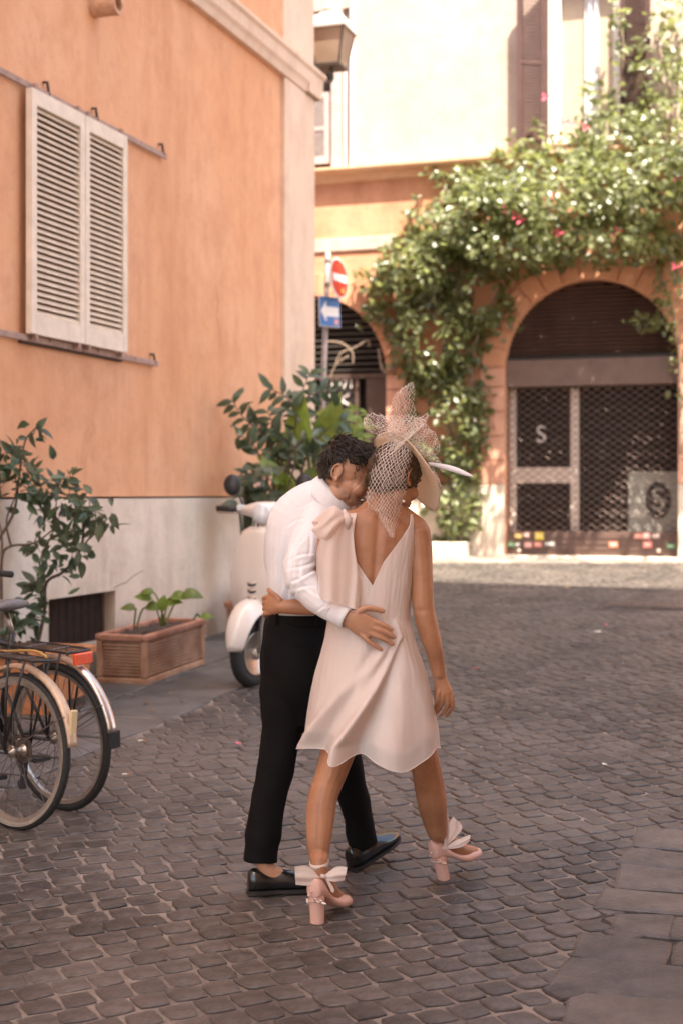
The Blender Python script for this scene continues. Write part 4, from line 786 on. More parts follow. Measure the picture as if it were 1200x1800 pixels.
    fd = fender(0, 62, 170, 'fender'); fender(1.06, 20, 140, 'fender')
    ae = math.radians(170); c = Vector((0, 0, R)); d = Vector((math.cos(ae), 0, math.sin(ae)))
    if flap: MB().box(c + d * (R + .03) + Vector((-.004, 0, -.03)), (.014, .062, .075)).build('mud_flap', m_tyre, fd, local=True, bevel=.005)
    else: MB().box(c + Vector((math.cos(2.72), 0, math.sin(2.72))) * (R + .045), (.016, .035, .12)).build('rear_light_base', mat('ivory_plastic', (.62, .47, .27), .5, .15, 10, .1, 30), fd, local=True, bevel=.006)
    for s in (-1, 1):
        for ang in (150,): q = c + Vector((math.cos(math.radians(ang)), 0, math.sin(math.radians(ang)))) * (R + .03); MB().tube([(0, s * .055, R), q + Yx * s * .034, q + Yx * s * .02], .0025, 5).build('fender_stay', m_wire, fd, local=True)
    # rack
    rk = MB(); z = .735; x0, x1, hw = -.15, .26, .066
    rk.tube(smooth_pts([(x1, -hw * .6, z), (x1 - .05, -hw, z), (x0 + .05, -hw, z), (x0, -hw * .8, z), (x0, hw * .8, z), (x0 + .05, hw, z), (x1 - .05, hw, z), (x1, hw * .6, z)], 5), .0065, 6)
    ro_ = rk.build('rack', m_fpaint, t, smooth=True, local=True)
    for i in range(4): MB().tube([(x0, (i - 1.5) * .03, z), (x1, (i - 1.5) * .025, z)], .0028, 5).build('rod', m_wire, ro_, local=True)
    for i in range(2): MB().tube([(x0 + .14 + i * .16, -hw, z), (x0 + .14 + i * .16, hw, z)], .004, 5).build('rod', m_wire, ro_, local=True)
    for s in (-1, 1):
        for xx in (x0 + .05, x0 + .16): MB().tube([(xx, s * hw, z), (xx * .55, s * .072, z - .16), (0, s * .068, R + .01)], .0055, 6).build('rack_stay', m_fpaint, ro_, local=True, smooth=True)
    MB().tube([(x1, .04, z), (.26, .012, .72)], .004, 5).build('rack_stay', m_wire, ro_, local=True)
    if reflector: MB().box((x0 - .022, 0, z - .03), (.025, .1, .052)).build('reflector', m_refl, ro_, local=True, bevel=.006)
    else:
        MB().tube(smooth_pts([(x0 + .02, -.03, z + .01), (x0 + .12, -.035, z + .03), (x0 + .3, -.03, z + .012)], 5), .006, 6).build('spring_clip', mat('brass', (.6, .4, .15), .4, .1, 10, 0, metal=.7), ro_, local=True)
    return t
BD = Vector((-.78, .62, 0)).normalized(); BD.z = SL * BD.y; BD.normalize()
def bike_mtx(px, py, lean):
    c = G(px, py); y = UP.cross(BD).normalized(); z = BD.cross(y); return Matrix.Translation(c) @ basis(BD, y, z, (0, 0, 0)) @ Matrix.Rotation(lean, 4, 'X')
m_fend1 = mat('dull_fender', (.50, .36, .26), .5, .3, 12, .2, 50, metal=.5); m_fend2 = mat('steel_fender', (.56, .48, .43), .3, .25, 9, .15, 50, metal=.85)
bicycle('farther bicycle with orange reflector on its black rear rack', bike_mtx(108, 1424, math.radians(-3)), False, True, True, m_fend2, False)
bicycle('nearer bicycle with dull ivory-tipped rear fender at the left edge', bike_mtx(23, 1458, math.radians(3)), True, False, False, m_fend1, True)
# ------------------------------------------------------------------ scooter
m_svw = mat('scooter_white', (.72, .64, .585), .28, .03, 3, 0, coat=.4); m_sblk = mat('scooter_black', (.02, .02, .022), .5, .2, 20, .1, 60); m_sgrey = mat('scooter_inner', (.25, .22, .2), .6, .1, 10, .1, 40); m_mir = mat('mirror_glass', (.5, .5, .5), .05, .02, 3, 0, metal=1); m_lens = mat('lamp_lens', (.7, .72, .75), .1, .1, 60, .2, 120, coat=.5); m_seat = mat('seat_tan', (.20, .11, .07), .55, .2, 20, .1, 60)
SF = -(N.copy()); SF = Quaternion(UP, math.radians(-11)) @ SF; SF.z = SL * SF.y; SF.normalize(); sy_ = UP.cross(SF).normalized()
scx = G(444, 1207)
sct = thing('scooter', 'white motor scooter parked by the plinth behind the man', 'scooter', mtx=Matrix.Translation(scx) @ basis(SF, sy_, SF.cross(sy_), (0, 0, 0)))
WR = .228; STE = Matrix.Rotation(math.radians(-2), 4, 'Z')     # local x forward, y left, z up; front wheel contact at origin
def sbuild(mb, nm, m, par=sct, steer=False, smooth=True, solid=0, bevel=0):
    if steer:
        px_ = -.22 if steer == 'top' else 0
        R_ = Matrix.Rotation(math.radians(16), 4, 'Z') if steer == 'top' else STE
        mb.v = [R_ @ (v - Vector((px_, 0, 0))) + Vector((px_, 0, 0)) for v in mb.v]
    if 'wheel' not in nm and (par is sct or 'wheel' not in par.name): mb.v = [Vector((v.x, v.y * (.97 if nm in ('leg_shield', 'shield_edge') else 1), v.z * (1 + .14 * min(1, max(0, (v.z - .2) / .3))))) for v in mb.v]
    return mb.build(nm, m, par, smooth=smooth, local=True, solid=solid, bevel=bevel)
def swheel(x, steer):
    c = Vector((x, 0, WR)); wo = sbuild(torus(MB(), c, WR - .05, .05, (0, 1, 0), 40, 12, .9), 'wheel', m_tyre, steer=steer)
    ri = MB().lathe([(.148, -.04), (.15, -.045), (.135, -.04), (.128, -.01), (.128, .01), (.135, .04), (.15, .045), (.148, .04)], c, (0, 1, 0), 36); sbuild(ri, 'rim', m_alu, wo, steer)
    for i in range(5):
        a = 2 * math.pi * i / 5 + .3; d = Vector((math.cos(a), 0, math.sin(a))); p_ = Vector((-d.z, 0, d.x))
        for s in (-1, 1): sbuild(MB().hexa([c + d * r_ + p_ * w_ * q + Vector((0, y, 0)) for y in (.012 * s - .012, .012 * s + .012) for r_, w_, q in ((.03, .022, -1), (.14, .013, -1), (.14, .013, 1), (.03, .022, 1))]), 'rim_spoke', m_alu, wo, steer, smooth=False)
    sbuild(MB().lathe([(.02, -.055), (.04, -.05), (.045, -.03), (.045, .03), (.04, .05), (.02, .055)], c, (0, 1, 0), 18), 'hub', m_alu, wo, steer)
swheel(0, True); swheel(-1.3, False)
# front fender
fr = []
for a in np.linspace(math.radians(8), math.radians(165), 22):
    d = Vector((math.cos(a), 0, math.sin(a))); k = math.sin(min(1, max(0, (a - .14) / 2.74)) * math.pi); W_ = .045 + .065 * k ** .6; R_ = .262 + .035 * k
    fr.append([Vector((0, 0, WR)) + d * (R_ - .075 * (abs(math.sin(u)) ** 2.5)) + Vector((0, W_ * math.sin(u), 0)) for u in np.linspace(-math.pi / 2, math.pi / 2, 13)])
sbuild(MB().loft(fr, cap=False, wrap=False), 'front_fender', m_svw, steer=True, solid=.006)
sbuild(MB().tube([(0, .07, WR), (-.02, .075, .42), (-.1, .03, .56)], .018, 8), 'fork_arm', m_sgrey, steer=True)
# leg shield: convex sheet
rows = []
for z, hw, x, cv in ((.30, .15, -.30, .04), (.36, .205, -.235, .06), (.44, .245, -.165, .075), (.53, .265, -.125, .085), (.65, .262, -.13, .085), (.76, .245, -.15, .08), (.85, .215, -.17, .07), (.91, .17, -.185, .05), (.94, .10, -.195, .03)):
    rows.append([Vector((x + .05 * (1 - (s * s)) * .9 + .06 - cv * abs(s) ** 2.6, hw * s, z + .0 * s)) for s in np.linspace(-1, 1, 25)])
sbuild(MB().loft(rows, cap=False, wrap=False), 'leg_shield', m_svw, solid=.018)
rim_ = [r_[0] for r_ in rows] + rows[-1][1:-1] + [r_[-1] for r_ in rows[::-1]]; sbuild(MB().tube(rim_, .011, 8), 'shield_edge', m_svw)
# central horn cover and chevron vents, badges
hc = []
for z, w_, d in ((.47, .035, .03), (.52, .06, .045), (.62, .055, .05), (.75, .045, .045), (.85, .035, .035), (.885, .02, .01)):
    x = np.interp(z, [.3, .44, .53, .65, .76, .85, .91], [-.24, -.105, -.06, -.065, -.085, -.105, -.12]); hc.append([Vector((x - .01 + d * math.cos(u), w_ * math.sin(u), z)) for u in np.linspace(-1.6, 1.6, 11)])
hn = sbuild(MB().loft(hc, cap=False, wrap=False), 'horn_cover', m_svw, solid=.004)
for k in range(3):
    z = .535 + k * .042; sbuild(MB().tube([(-.045, -.052, z + .012), (-.006, -.025, z), (-.002, 0, z - .006), (-.006, .025, z), (-.045, .052, z + .012)], .005, 6), 'vent_chevron', m_chrome, hn); sbuild(MB().tube([(-.047, -.05, z + .004), (-.008, -.025, z - .01), (-.004, 0, z - .016), (-.008, .025, z - .01), (-.047, .05, z + .004)], .005, 6), 'vent_gap', m_sblk, hn)
sbuild(MB().box((-.07, 0, .862), (.012, .03, .03)), 'emblem', m_lens, hn, smooth=False, bevel=.004)
for k in range(7): sbuild(MB().box((-.118, -.178 - .003 * (k % 2), .575 + k * .021), (.006, .014, .014)), 'badge_letter', m_chrome, smooth=False, bevel=.002)
# headset
hs = []
for y, w_, h, x, z in ((-.20, .028, .022, -.26, 1.045), (-.12, .05, .04, -.24, 1.045), (-.06, .085, .062, -.215, 1.035), (0, .105, .07, -.205, 1.03), (.06, .085, .062, -.215, 1.035), (.12, .05, .04, -.24, 1.045), (.20, .028, .022, -.26, 1.045)): hs.append([Vector((x + w_ * math.cos(u), y, z + h * math.sin(u))) for u in np.linspace(0, 2 * math.pi, 18, endpoint=False)])
hd = sbuild(MB().loft(hs), 'headset', m_svw, steer='top'); sbuild(MB().lathe([(.062, 0), (.066, .02), (.05, .035), (.0, .04)], (-.115, 0, 1.03), (1, 0, -.1), 24), 'headlight', m_lens, hd, 'top')
sbuild(MB().lathe([(.06, .9), (.05, .94), (.055, 1.0)], (-.2, 0, 0), UP, 18), 'steering_neck', m_svw, steer='top')
for s in (-1, 1):
    sbuild(MB().tube([(-.265, s * .2, 1.047), (-.30, s * .385, 1.056)], [.017, .019], 12), 'grip', m_sblk, hd, 'top'); sbuild(MB().tube(smooth_pts([(-.235, s * .2, 1.03), (-.215, s * .235, 1.03), (-.245, s * .37, 1.034)], 4), .006, 6), 'brake_lever', m_alu, hd, 'top')
    sbuild(MB().box((-.25, s * .195, 1.06), (.05, .05, .04)), 'switch_box', m_lens, hd, 'top', False, bevel=.008)
    sbuild(MB().tube(smooth_pts([(-.25, s * .18, 1.06), (-.26, s * .21, 1.13), (-.27, s * .25, 1.18)], 4), .006, 6), 'mirror_stem', m_sblk, hd, 'top'); sbuild(MB().lathe([(.0, .025), (.05, .02), (.065, .005), (.062, 0), (0, -.002)], (-.27, s * .26, 1.2), (1, 0, 0), 20), 'mirror', m_sblk, hd, 'top')
# floor, rear body, seat
def body_loft(nm, secs, m): sbuild(MB().loft([[Vector((x, w_ * (abs(math.cos(u)) ** .75) * (1 if math.cos(u) > 0 else -1), zc + h * (abs(math.sin(u)) ** .8) * (1 if math.sin(u) > 0 else -1))) for u in np.linspace(0, 2 * math.pi, 24, endpoint=False)] for x, w_, h, zc in secs]), nm, m)
body_loft('floorboard', ((-.24, .13, .03, .32), (-.3, .16, .04, .29), (-.6, .17, .04, .28), (-.78, .17, .05, .3)), m_svw)
body_loft('rear_body', ((-.72, .12, .12, .40), (-.80, .19, .2, .5), (-1.0, .225, .22, .52), (-1.25, .225, .2, .53), (-1.5, .17, .17, .55), (-1.66, .08, .1, .58), (-1.7, .03, .04, .58)), m_svw)
body_loft('seat', ((-.78, .08, .04, .74), (-.84, .13, .055, .76), (-1.1, .15, .055, .77), (-1.35, .15, .06, .79), (-1.55, .11, .055, .8), (-1.6, .05, .03, .79)), m_seat)
sbuild(MB().box((-1.7, 0, .6), (.03, .12, .07)), 'tail_light', m_refl, smooth=False, bevel=.01)
sbuild(MB().tube([(-.95, .03, .3), (-1.0, .16, .0)], .01, 8), 'stand', m_sgrey)
# ------------------------------------------------------------------ people: closed lofts fused by a voxel remesh into one continuous surface
def limb(mb, pts, rad, up=None, seg=16, sub=4, flat=(False, False)):
    """tapered, bending limb; rad = r or (r along up, r across) in metres"""
    rad = [(r_, r_) if not isinstance(r_, tuple) else r_ for r_ in rad]
    q = smooth_pts([(*p, *r_) for p, r_ in zip(pts, rad)], sub); n_ = len(q); C = [Vector(v[:3]) for v in q]; R = [(max(v[3], .002), max(v[4], .002)) for v in q]; rings = []; a = Vector(up) if up is not None else None
    fr = []
    for i in range(n_):
        t = (C[min(i + 1, n_ - 1)] - C[max(i - 1, 0)]).normalized()
        if a is None: a = t.orthogonal()
        a = a - t * a.dot(t); a.normalize(); fr.append((t, a.copy(), t.cross(a)))
    def ring(c, f_, ra, rb): return [c + f_[1] * (ra * math.cos(2 * math.pi * k / seg)) + f_[2] * (rb * math.sin(2 * math.pi * k / seg)) for k in range(seg)]
    m0 = min(R[0]); m1 = min(R[-1])
    if not flat[0]:
        for s, o in ((.35, .93), (.72, .69)): rings.append(ring(C[0] - fr[0][0] * m0 * o, fr[0], R[0][0] * s, R[0][1] * s))
    for i in range(n_): rings.append(ring(C[i], fr[i], *R[i]))
    if not flat[1]:
        for s, o in ((.72, .69), (.35, .93)): rings.append(ring(C[-1] + fr[-1][0] * m1 * o, fr[-1], R[-1][0] * s, R[-1][1] * s))
    mb.loft(rings); return mb
def ell(mb, c, ax, r_, seg=18, rows=10):
    rings = []; c = Vector(c)
    for i in range(1, rows):
        t = math.pi * i / rows; rings.append([c + ax[2] * (r_[2] * math.cos(t)) + (ax[0] * (r_[0] * math.cos(u)) + ax[1] * (r_[1] * math.sin(u))) * math.sin(t) for u in [2 * math.pi * k / seg for k in range(seg)]])
    mb.loft(rings); return mb
def fuse(mb, name, m, vox=.005, sm=3, disp=None, parent=None, fac=.5):
    me = mb.mesh(name, None); o = bpy.data.objects.new('tmp', me); COL.objects.link(o)
    r_ = o.modifiers.new('r', 'REMESH'); r_.mode = 'VOXEL'; r_.voxel_size = vox
    if sm: s = o.modifiers.new('s', 'SMOOTH'); s.factor = fac; s.iterations = sm
    bpy.context.view_layer.update(); n_ = bpy.data.meshes.new_from_object(o.evaluated_get(bpy.context.evaluated_depsgraph_get())); bpy.data.objects.remove(o); n_.name = name; n_.materials.clear(); n_.materials.append(m); n_.polygons.foreach_set('use_smooth', [True] * len(n_.polygons))
    if disp:
        co = np.empty(len(n_.vertices) * 3); n_.vertices.foreach_get('co', co); co = co.reshape(-1, 3); no = np.empty(len(n_.vertices) * 3); n_.vertices.foreach_get('normal', no); no = no.reshape(-1, 3)
        d = np.array([disp(Vector(c), Vector(k)) for c, k in zip(co, no)]); co = co + no * d[:, None]; n_.vertices.foreach_set('co', co.ravel()); n_.update()
    return put(name, n_, parent)
X_ = Vector((1, 0, 0)); Y_ = Vector((0, 1, 0))
def head_axes(f): f = Vector(f).normalized(); r_ = f.cross(UP).normalized(); u = r_.cross(f); return f, r_, u
def head(mb, c, ax, s=1.0, jaw=1.0):
    f, r_, u = ax; q = lambda a, b_, d: c + (f * a + r_ * b_ + u * d) * s
    A = (f, r_, u); k = lambda *v: tuple(x * s for x in v)
    ell(mb, q(-.015, 0, .025), A, k(.098, .077, .09)); ell(mb, q(.028, 0, -.03), A, k(.064, .062, .08)); ell(mb, q(.03, 0, -.072), A, k(.056, .05 * jaw, .04)); ell(mb, q(.074, 0, -.104), A, k(.019, .022, .018))
    ell(mb, q(.08, 0, .03), A, k(.016, .05, .012)); limb(mb, [q(.088, 0, .018), q(.1, 0, -.005), q(.112, 0, -.026)], [.009 * s, .0095 * s, .012 * s]); ell(mb, q(.098, 0, -.032), A, k(.013, .017, .009))
    for b_ in (-1, 1):
        ell(mb, q(.06, b_ * .036, -.03), A, k(.03, .026, .026)); ell(mb, q(.005, b_ * .05, -.07), A, k(.045, .014 * jaw, .025)); ell(mb, q(-.018, b_ * .077, .0), (f, (r_ + f * b_ * -.4).normalized(), u), k(.016, .005, .026))
        e = [q(-.018 + .016 * math.cos(t) - .003, b_ * (.083 - .006 * math.cos(t)), .002 + .027 * math.sin(t)) for t in np.linspace(-1.6, 4.2, 14)]; limb(mb, e, [.0042 * s] * 14, sub=2, seg=8); ell(mb, q(-.01, b_ * .080, -.026), A, k(.007, .006, .009))
    ell(mb, q(.092, 0, -.058), A, k(.01, .024, .006)); ell(mb, q(.089, 0, -.07), A, k(.011, .022, .007)); return q
def skin(name, c, c2, attr=None): return mat(name, c, .42, .06, 9, .14, 260, c2=c2, sss=.25, spec=.35, attr=attr)
m_skw = skin('skin_tan', (.32, .14, .072), (.455, .222, .124)); m_skm = skin('skin_olive', (.40, .195, .115), (.52, .285, .18), attr=('stubble', (.15, .095, .07)))
m_shirt = mat('white_cotton', (.80, .785, .80), .8, .04, 6, .12, 260, tr=.12, trc=(.9, .8, .8), sheen=.1); m_trs = mat('black_wool', (.0055, .005, .0052), .85, .2, 8, .2, 300, spec=.14); m_lea = mat('black_leather', (.008, .008, .009), .22, .2, 10, .05, 80, coat=.4); m_sole = mat('black_sole', (.015, .013, .012), .6, .2, 10, .1, 60)
m_hairm = mat('hair_dark', (.013, .009, .007), .38, .4, 60, .5, 90, c2=(.045, .028, .018), st=(1, 1, 1)); m_hairw = mat('hair_brown', (.03, .016, .009), .36, .3, 60, .2, 120, c2=(.12, .065, .032), st=(.5, .5, 1.6))
# ---------------------------------------------------------------- shoes (local x forward, z up)
def shoe_mtx(p, d, pitch=0, yaw_up=None):
    d = Vector((d[0], d[1], SL * d[1])).normalized(); y = UP.cross(d).normalized(); z = d.cross(y); return Matrix.Translation(p) @ basis(d, y, z, (0, 0, 0)) @ Matrix.Rotation(-pitch, 4, 'Y')
def dsec(x, w_, z0, z1, n_=20, y0=0, p=.95):
    out = []
    for k in range(n_):
        u = 2 * math.pi * k / n_; c, s = math.cos(u), math.sin(u); zz = z0 + (z1 - z0) * (.42 + .58 * s if s > 0 else .42 + .42 * -(abs(s) ** .45))
        out.append((x, y0 + w_ * (abs(c) ** p) * (1 if c > 0 else -1), zz))
    return out
def loafer(M_, par, side):
    tab = [(0, .014, .012, .06), (.006, .027, .012, .086), (.03, .036, .012, .092), (.08, .037, .012, .078), (.115, .04, .012, .082), (.15, .044, .012, .078), (.19, .048, .012, .066), (.23, .045, .013, .054), (.262, .034, .015, .044), (.281, .02, .018, .036), (.287, .007, .022, .03)]
    t = smooth_pts(tab, 3); up_ = MB().loft([[M_ @ Vector(v) for v in dsec(x, w_, a, b_, y0=side * .012 * math.sin(max(0, x - .1) * 8))] for x, w_, a, b_ in t]); sh_ = up_.build('shoe', m_lea, par, smooth=True)
    so = MB().loft([[M_ @ Vector((x, side * .012 * math.sin(max(0, x - .1) * 8) + (w_ + .004) * c, z)) for c, z in ((-1, .002), (1, .002), (1, .014), (-1, .014))] for x, w_, a, b_ in t]); so.build('sole', m_sole, sh_)
    MB().hexa([M_ @ Vector((x, y, z)) for z in (-.006, .006) for x, y in ((-.002, -.03), (.075, -.038), (.075, .038), (-.002, .03))]).build('heel', m_sole, sh_, bevel=.004)
    MB().loft([[M_ @ Vector((x, y * .036 * (1 - abs(x - .14) * 2), .083 - abs(y) ** 2 * .018 - max(0, x - .125) * .22 + .002)) for y in np.linspace(-1, 1, 7)] for x in (.128, .136, .15, .158)], cap=False, wrap=False).build('saddle_strap', m_lea, sh_, solid=.003)
    return sh_
m_blush = mat('blush_leather', (.66, .39, .32), .5, .06, 10, .05, 80); m_gem = mat('rhinestone', (.75, .62, .58), .12, .2, 30, 0, metal=.5, coat=.6); m_org = mat('organza', (.87, .80, .75), .55, .04, 12, .1, 220, tr=.4, trc=(.9, .72, .66), alpha=.16, sheen=.3)
def pump(M_, par, side):
    M_ = M_ @ Matrix.Scale(1.03, 4)
    tab = [(0, .012, .086, .135), (.008, .026, .083, .15), (.035, .031, .078, .145), (.07, .029, .062, .098), (.105, .030, .037, .066), (.14, .035, .016, .052), (.17, .037, .009, .050), (.2, .032, .007, .042), (.22, .021, .009, .034), (.23, .008, .014, .025)]
    t = smooth_pts(tab, 3); yo = lambda x: side * .010 * math.sin(max(0, x - .08) * 9)
    sh_ = MB().loft([[M_ @ Vector(v) for v in dsec(x, w_, a, b_, y0=yo(x))] for x, w_, a, b_ in t]).build('shoe', m_blush, par, smooth=True)
    MB().loft([[M_ @ Vector((cx + rx * math.cos(u), ry * math.sin(u), z)) for u in np.linspace(0, 2 * math.pi, 20, endpoint=False)] for z, cx, rx, ry in ((-.008, .03, .021, .0245), (.03, .029, .022, .025), (.06, .028, .024, .026), (.095, .03, .027, .028))]).build('heel', m_blush, sh_, bevel=.002)
    g = random.Random(4)
    for i in range(16):
        a = math.pi * (.55 + .9 * i / 15) + g.uniform(-.05, .05); c = M_ @ Vector((.03 + .033 * math.cos(a), .032 * math.sin(a), .068 + .03 * math.exp(-((i - 7.5) / 3) ** 2) * g.random() * 1.6 + g.uniform(-.006, .006))); ell(MB(), c, (X_, Y_, UP), (.0052,) * 3, 6, 4).build('rhinestone', m_gem, sh_)
    return sh_
def sheet(cor, nu, nv, fold=0, waves=3, amp_dir=Y_, seed=0):
    """cloth between corner points cor[row] = list of points; ripples along amp_dir"""
    rows = [smooth_pts([tuple(p) for p in r_], max(1, nu // (len(r_) - 1))) for r_ in cor]; m_ = min(len(r_) for r_ in rows); out = []
    cols = [smooth_pts([tuple(r_[i]) for r_ in rows], max(1, nv // (len(rows) - 1))) for i in range(m_)]
    for i, c in enumerate(cols):
        u = i / (m_ - 1); out.append([Vector(p) + amp_dir * fold * (.3 + .7 * j / (len(c) - 1)) * (math.sin(u * waves * math.pi * 2 + seed + j * .03) + .4 * math.sin(u * waves * 4.3 * math.pi + seed * 2 + j * .08)) for j, p in enumerate(c)])
    return MB().loft(out, cap=False, wrap=False)
# ================================================================ the man
man = thing('person', 'man in white shirt and black trousers with his arm around the woman', 'person', G(500, 1570))
HM = P(612, 834, 5.22); AM = head_axes((.85, -.26, -.40)); SM = 1.0
ml = shoe_mtx(G(436, 1577) + UP * .012, (.965, .26)); mr = shoe_mtx(G(617, 1537) + UP * .014, (.70, .71), math.radians(14))
b = MB(); q = head(b, HM, AM, SM)
limb(b, [P(572, 890, 5.27), P(585, 868, 5.26), P(600, 845, 5.23)], [.062, .058, .056])
tor = [(580, 880, 5.27, 40, .06), (562, 893, 5.28, 58, .085), (548, 917, 5.285, 68, .10), (540, 952, 5.29, 68, .11), (535, 1000, 5.30, 62, .11), (532, 1045, 5.30, 55, .105), (531, 1085, 5.31, 54, .105), (525, 1130, 5.31, 60, .12), (524, 1190, 5.30, 60, .12)]
limb(b, [P(a, y, d) for a, y, d, w_, h in tor], [(w_ * .00212 - .012, h - .012) for a, y, d, w_, h in tor], up=X_)
armR = [P(560, 917, 5.19), P(541, 955, 5.12), P(523, 1012, 5.06), P(560, 1052, 5.01), P(596, 1079, 4.96), P(610, 1086, 4.948)]
limb(b, armR, [.045, .042, .038, .036, .028, .026])
armL = [P(508, 905, 5.33), P(490, 960, 5.42), P(500, 1020, 5.5), P(540, 1050, 5.55)]; limb(b, armL, [.045, .042, .038, .03])
Yh = 4.938
limb(b, [P(604, 1083, 4.946), P(622, 1091, Yh), P(640, 1100, Yh), P(652, 1106, Yh)], [(.027, .02), (.036, .016), (.042, .0145), (.04, .012)], up=UP)
for pts, r0 in (((618, 1082), (640, 1070), (657, 1070), (672, 1074)), .0125), (((645, 1090), (662, 1094), (676, 1100), (688, 1106)), .0105), (((648, 1101), (664, 1106), (680, 1113), (692, 1120)), .0108), (((645, 1110), (660, 1117), (676, 1124), (689, 1132)), .0102), (((634, 1114), (645, 1125), (657, 1134), (670, 1142)), .0092):
    limb(b, [P(x, y, Yh - (.004 if i in (1,) else 0) + (.006 if i == 3 else 0)) for i, (x, y) in enumerate(pts)], [r0, r0 * .98, r0 * .9, r0 * .74], seg=10)
for ctr, M_ in (([(508, 1200, 5.29, .075), (496, 1300, 5.27, .055), (482, 1360, 5.24, .045), (468, 1440, 5.22, .04)], ml), ([(556, 1200, 5.33, .075), (606, 1320, 5.43, .055), (622, 1400, 5.47, .045), (632, 1450, 5.5, .036)], mr)):
    an = [M_ @ Vector(v) for v in ((.07, 0, .15) if M_ is ml else (.115, 0, .15), (.065, 0, .10) if M_ is ml else (.09, 0, .10), (.1, 0, .062), (.17, 0, .04), (.23, 0, .03))]
    limb(b, [P(*v[:3]) for v in ctr] + an, [v[3] for v in ctr] + [.03, .031, .033, .03, .018])
FCR = [(636, 846, 619, 861, 1.6, .0022), (619, 861, 615, 879, 1.6, .0022), (640, 838, 627, 834, 1.2, .0012), (640, 843, 626, 843, 1.2, .0012), (609, 868, 606, 884, 2, .0012)]
def face_disp(c, n_):
    if n_.y > .1 or (c - HM).length > .16: return 0
    px = 600 + c.x / c.y * F; py = HOR - (c.z - HC) / c.y * F; d = 0
    for x0, y0, x1, y1, w_, de in FCR:
        ux, uy = x1 - x0, y1 - y0; t_ = max(0, min(1, ((px - x0) * ux + (py - y0) * uy) / (ux * ux + uy * uy))); d -= de * math.exp(-(((px - x0 - t_ * ux) ** 2 + (py - y0 - t_ * uy) ** 2) / w_ ** 2))
    return d
body = fuse(b, 'body', m_skm, .0033, 3, face_disp, man)
at = body.data.attributes.new('stubble', 'FLOAT', 'POINT'); vals = []
f_, r_, u_ = AM
for v in body.data.vertices:
    d = v.co - HM; a, c, h = d.dot(f_), d.dot(r_), d.dot(u_); s = 0
    if h > -.16 and a > -.03:
        s = max(0, min(1, (-.03 - h) / .03)) * max(0, min(1, (a + .0) / .025)) * (1 - max(0, min(1, (h + .062 - .6 * (.03 - abs(c))) / .02)) * (1 if abs(c) < .035 else 0) * .5); s *= .62 * (.75 + .5 * noise.noise(v.co * 90)) * max(0, min(1, (h + .135) / .03))
        s = max(s, .5 * max(0, 1 - ((a - .0) / .014) ** 2) * (1 if abs(h + .02) < .035 else 0))
    vals.append(max(0, min(1, s)))
at.data.foreach_set('value', vals)
# face details
ell(MB(), q(.084, .025, -.063), (f_, r_, u_), (.0125, .019, .0072)).build('mouth', mat('mouth_dark', (.10, .03, .025), .5, .1, 10, 0), man, smooth=True); ell(MB(), q(.0885, .0245, -.0615), (f_, r_, u_), (.0105, .016, .0042)).build('teeth', m_white, man, smooth=True)
MB().tube([q(.097, .012, .03), q(.094, .028, .036), q(.082, .044, .032)], [.003, .005, .002], 6).build('eyebrow', m_hairm, man, smooth=True); MB().tube([q(.09, .018, .008), q(.087, .032, .010), q(.076, .046, .004)], [.0015, .0025, .001], 6).build('eyelashes', m_hairm, man, smooth=True)
# hair
h = MB(); A3 = (f_, r_, u_); hq = lambda a, c, d: q(a * .94, c * .95, d * .93)
for a, c, d, R in ((-.036, 0, .045, (.088, .081, .083)), (.05, 0, .100, (.05, .055, .03)), (.02, .028, .108, (.06, .04, .03)), (-.05, 0, .09, (.06, .06, .045)), (-.088, 0, .0, (.032, .062, .06)), (-.085, 0, -.04, (.022, .052, .03)), (-.05, .058, .056, (.058, .026, .043)), (-.05, -.058, .056, (.058, .026, .043)), (.012, .060, .066, (.034, .018, .022)), (.004, .070, .028, (.010, .006, .02)), (-.052, .066, -.012, (.03, .016, .03)), (.07, .01, .098, (.03, .042, .02))): ell(h, hq(a, c, d), A3, tuple(x * .94 for x in R))
hair = fuse(h, 'hair', m_hairm, .004, 3, lambda c, n_: .004 * noise.noise(c * 55) + .003 * noise.noise(c * 120), man)
hr = random.Random(8); tf = MB(); vs_ = hair.data.vertices; nv_ = len(vs_)
for i in range(2600):
    v = vs_[hr.randrange(nv_)]; d = v.co - HM; up_ = d.dot(u_); a = d.dot(f_)
    if up_ < -.03 or (abs(d.dot(r_)) > .055 and -.055 < a < .04 and up_ < .055): continue
    flow = (f_ * (.7 if up_ > .05 else .1) + u_ * (.05 if up_ > .06 and a > 0 else -.2 if up_ > .06 else -.6) + r_ * .2 + Vector((hr.gauss(0, .2), hr.gauss(0, .2), hr.gauss(0, .16)))); n_ = v.normal.copy(); flow = (flow - n_ * flow.dot(n_)).normalized(); L = hr.uniform(.028, .055) if up_ > .03 else .016
    side_ = n_.cross(flow); k = hr.uniform(-.5, .5); tf.tube([v.co - n_ * .003, v.co + flow * L * .4 + n_ * .004 + side_ * k * L * .3, v.co + flow * L * .8 + n_ * .003 + side_ * k * L * .1, v.co + flow * L + n_ * .001 - side_ * k * L * .25], [.0014, .0019, .0014, .0004], 4)
tag(tf.build('hair_locks', m_hairm, hair, smooth=True), kind='stuff')
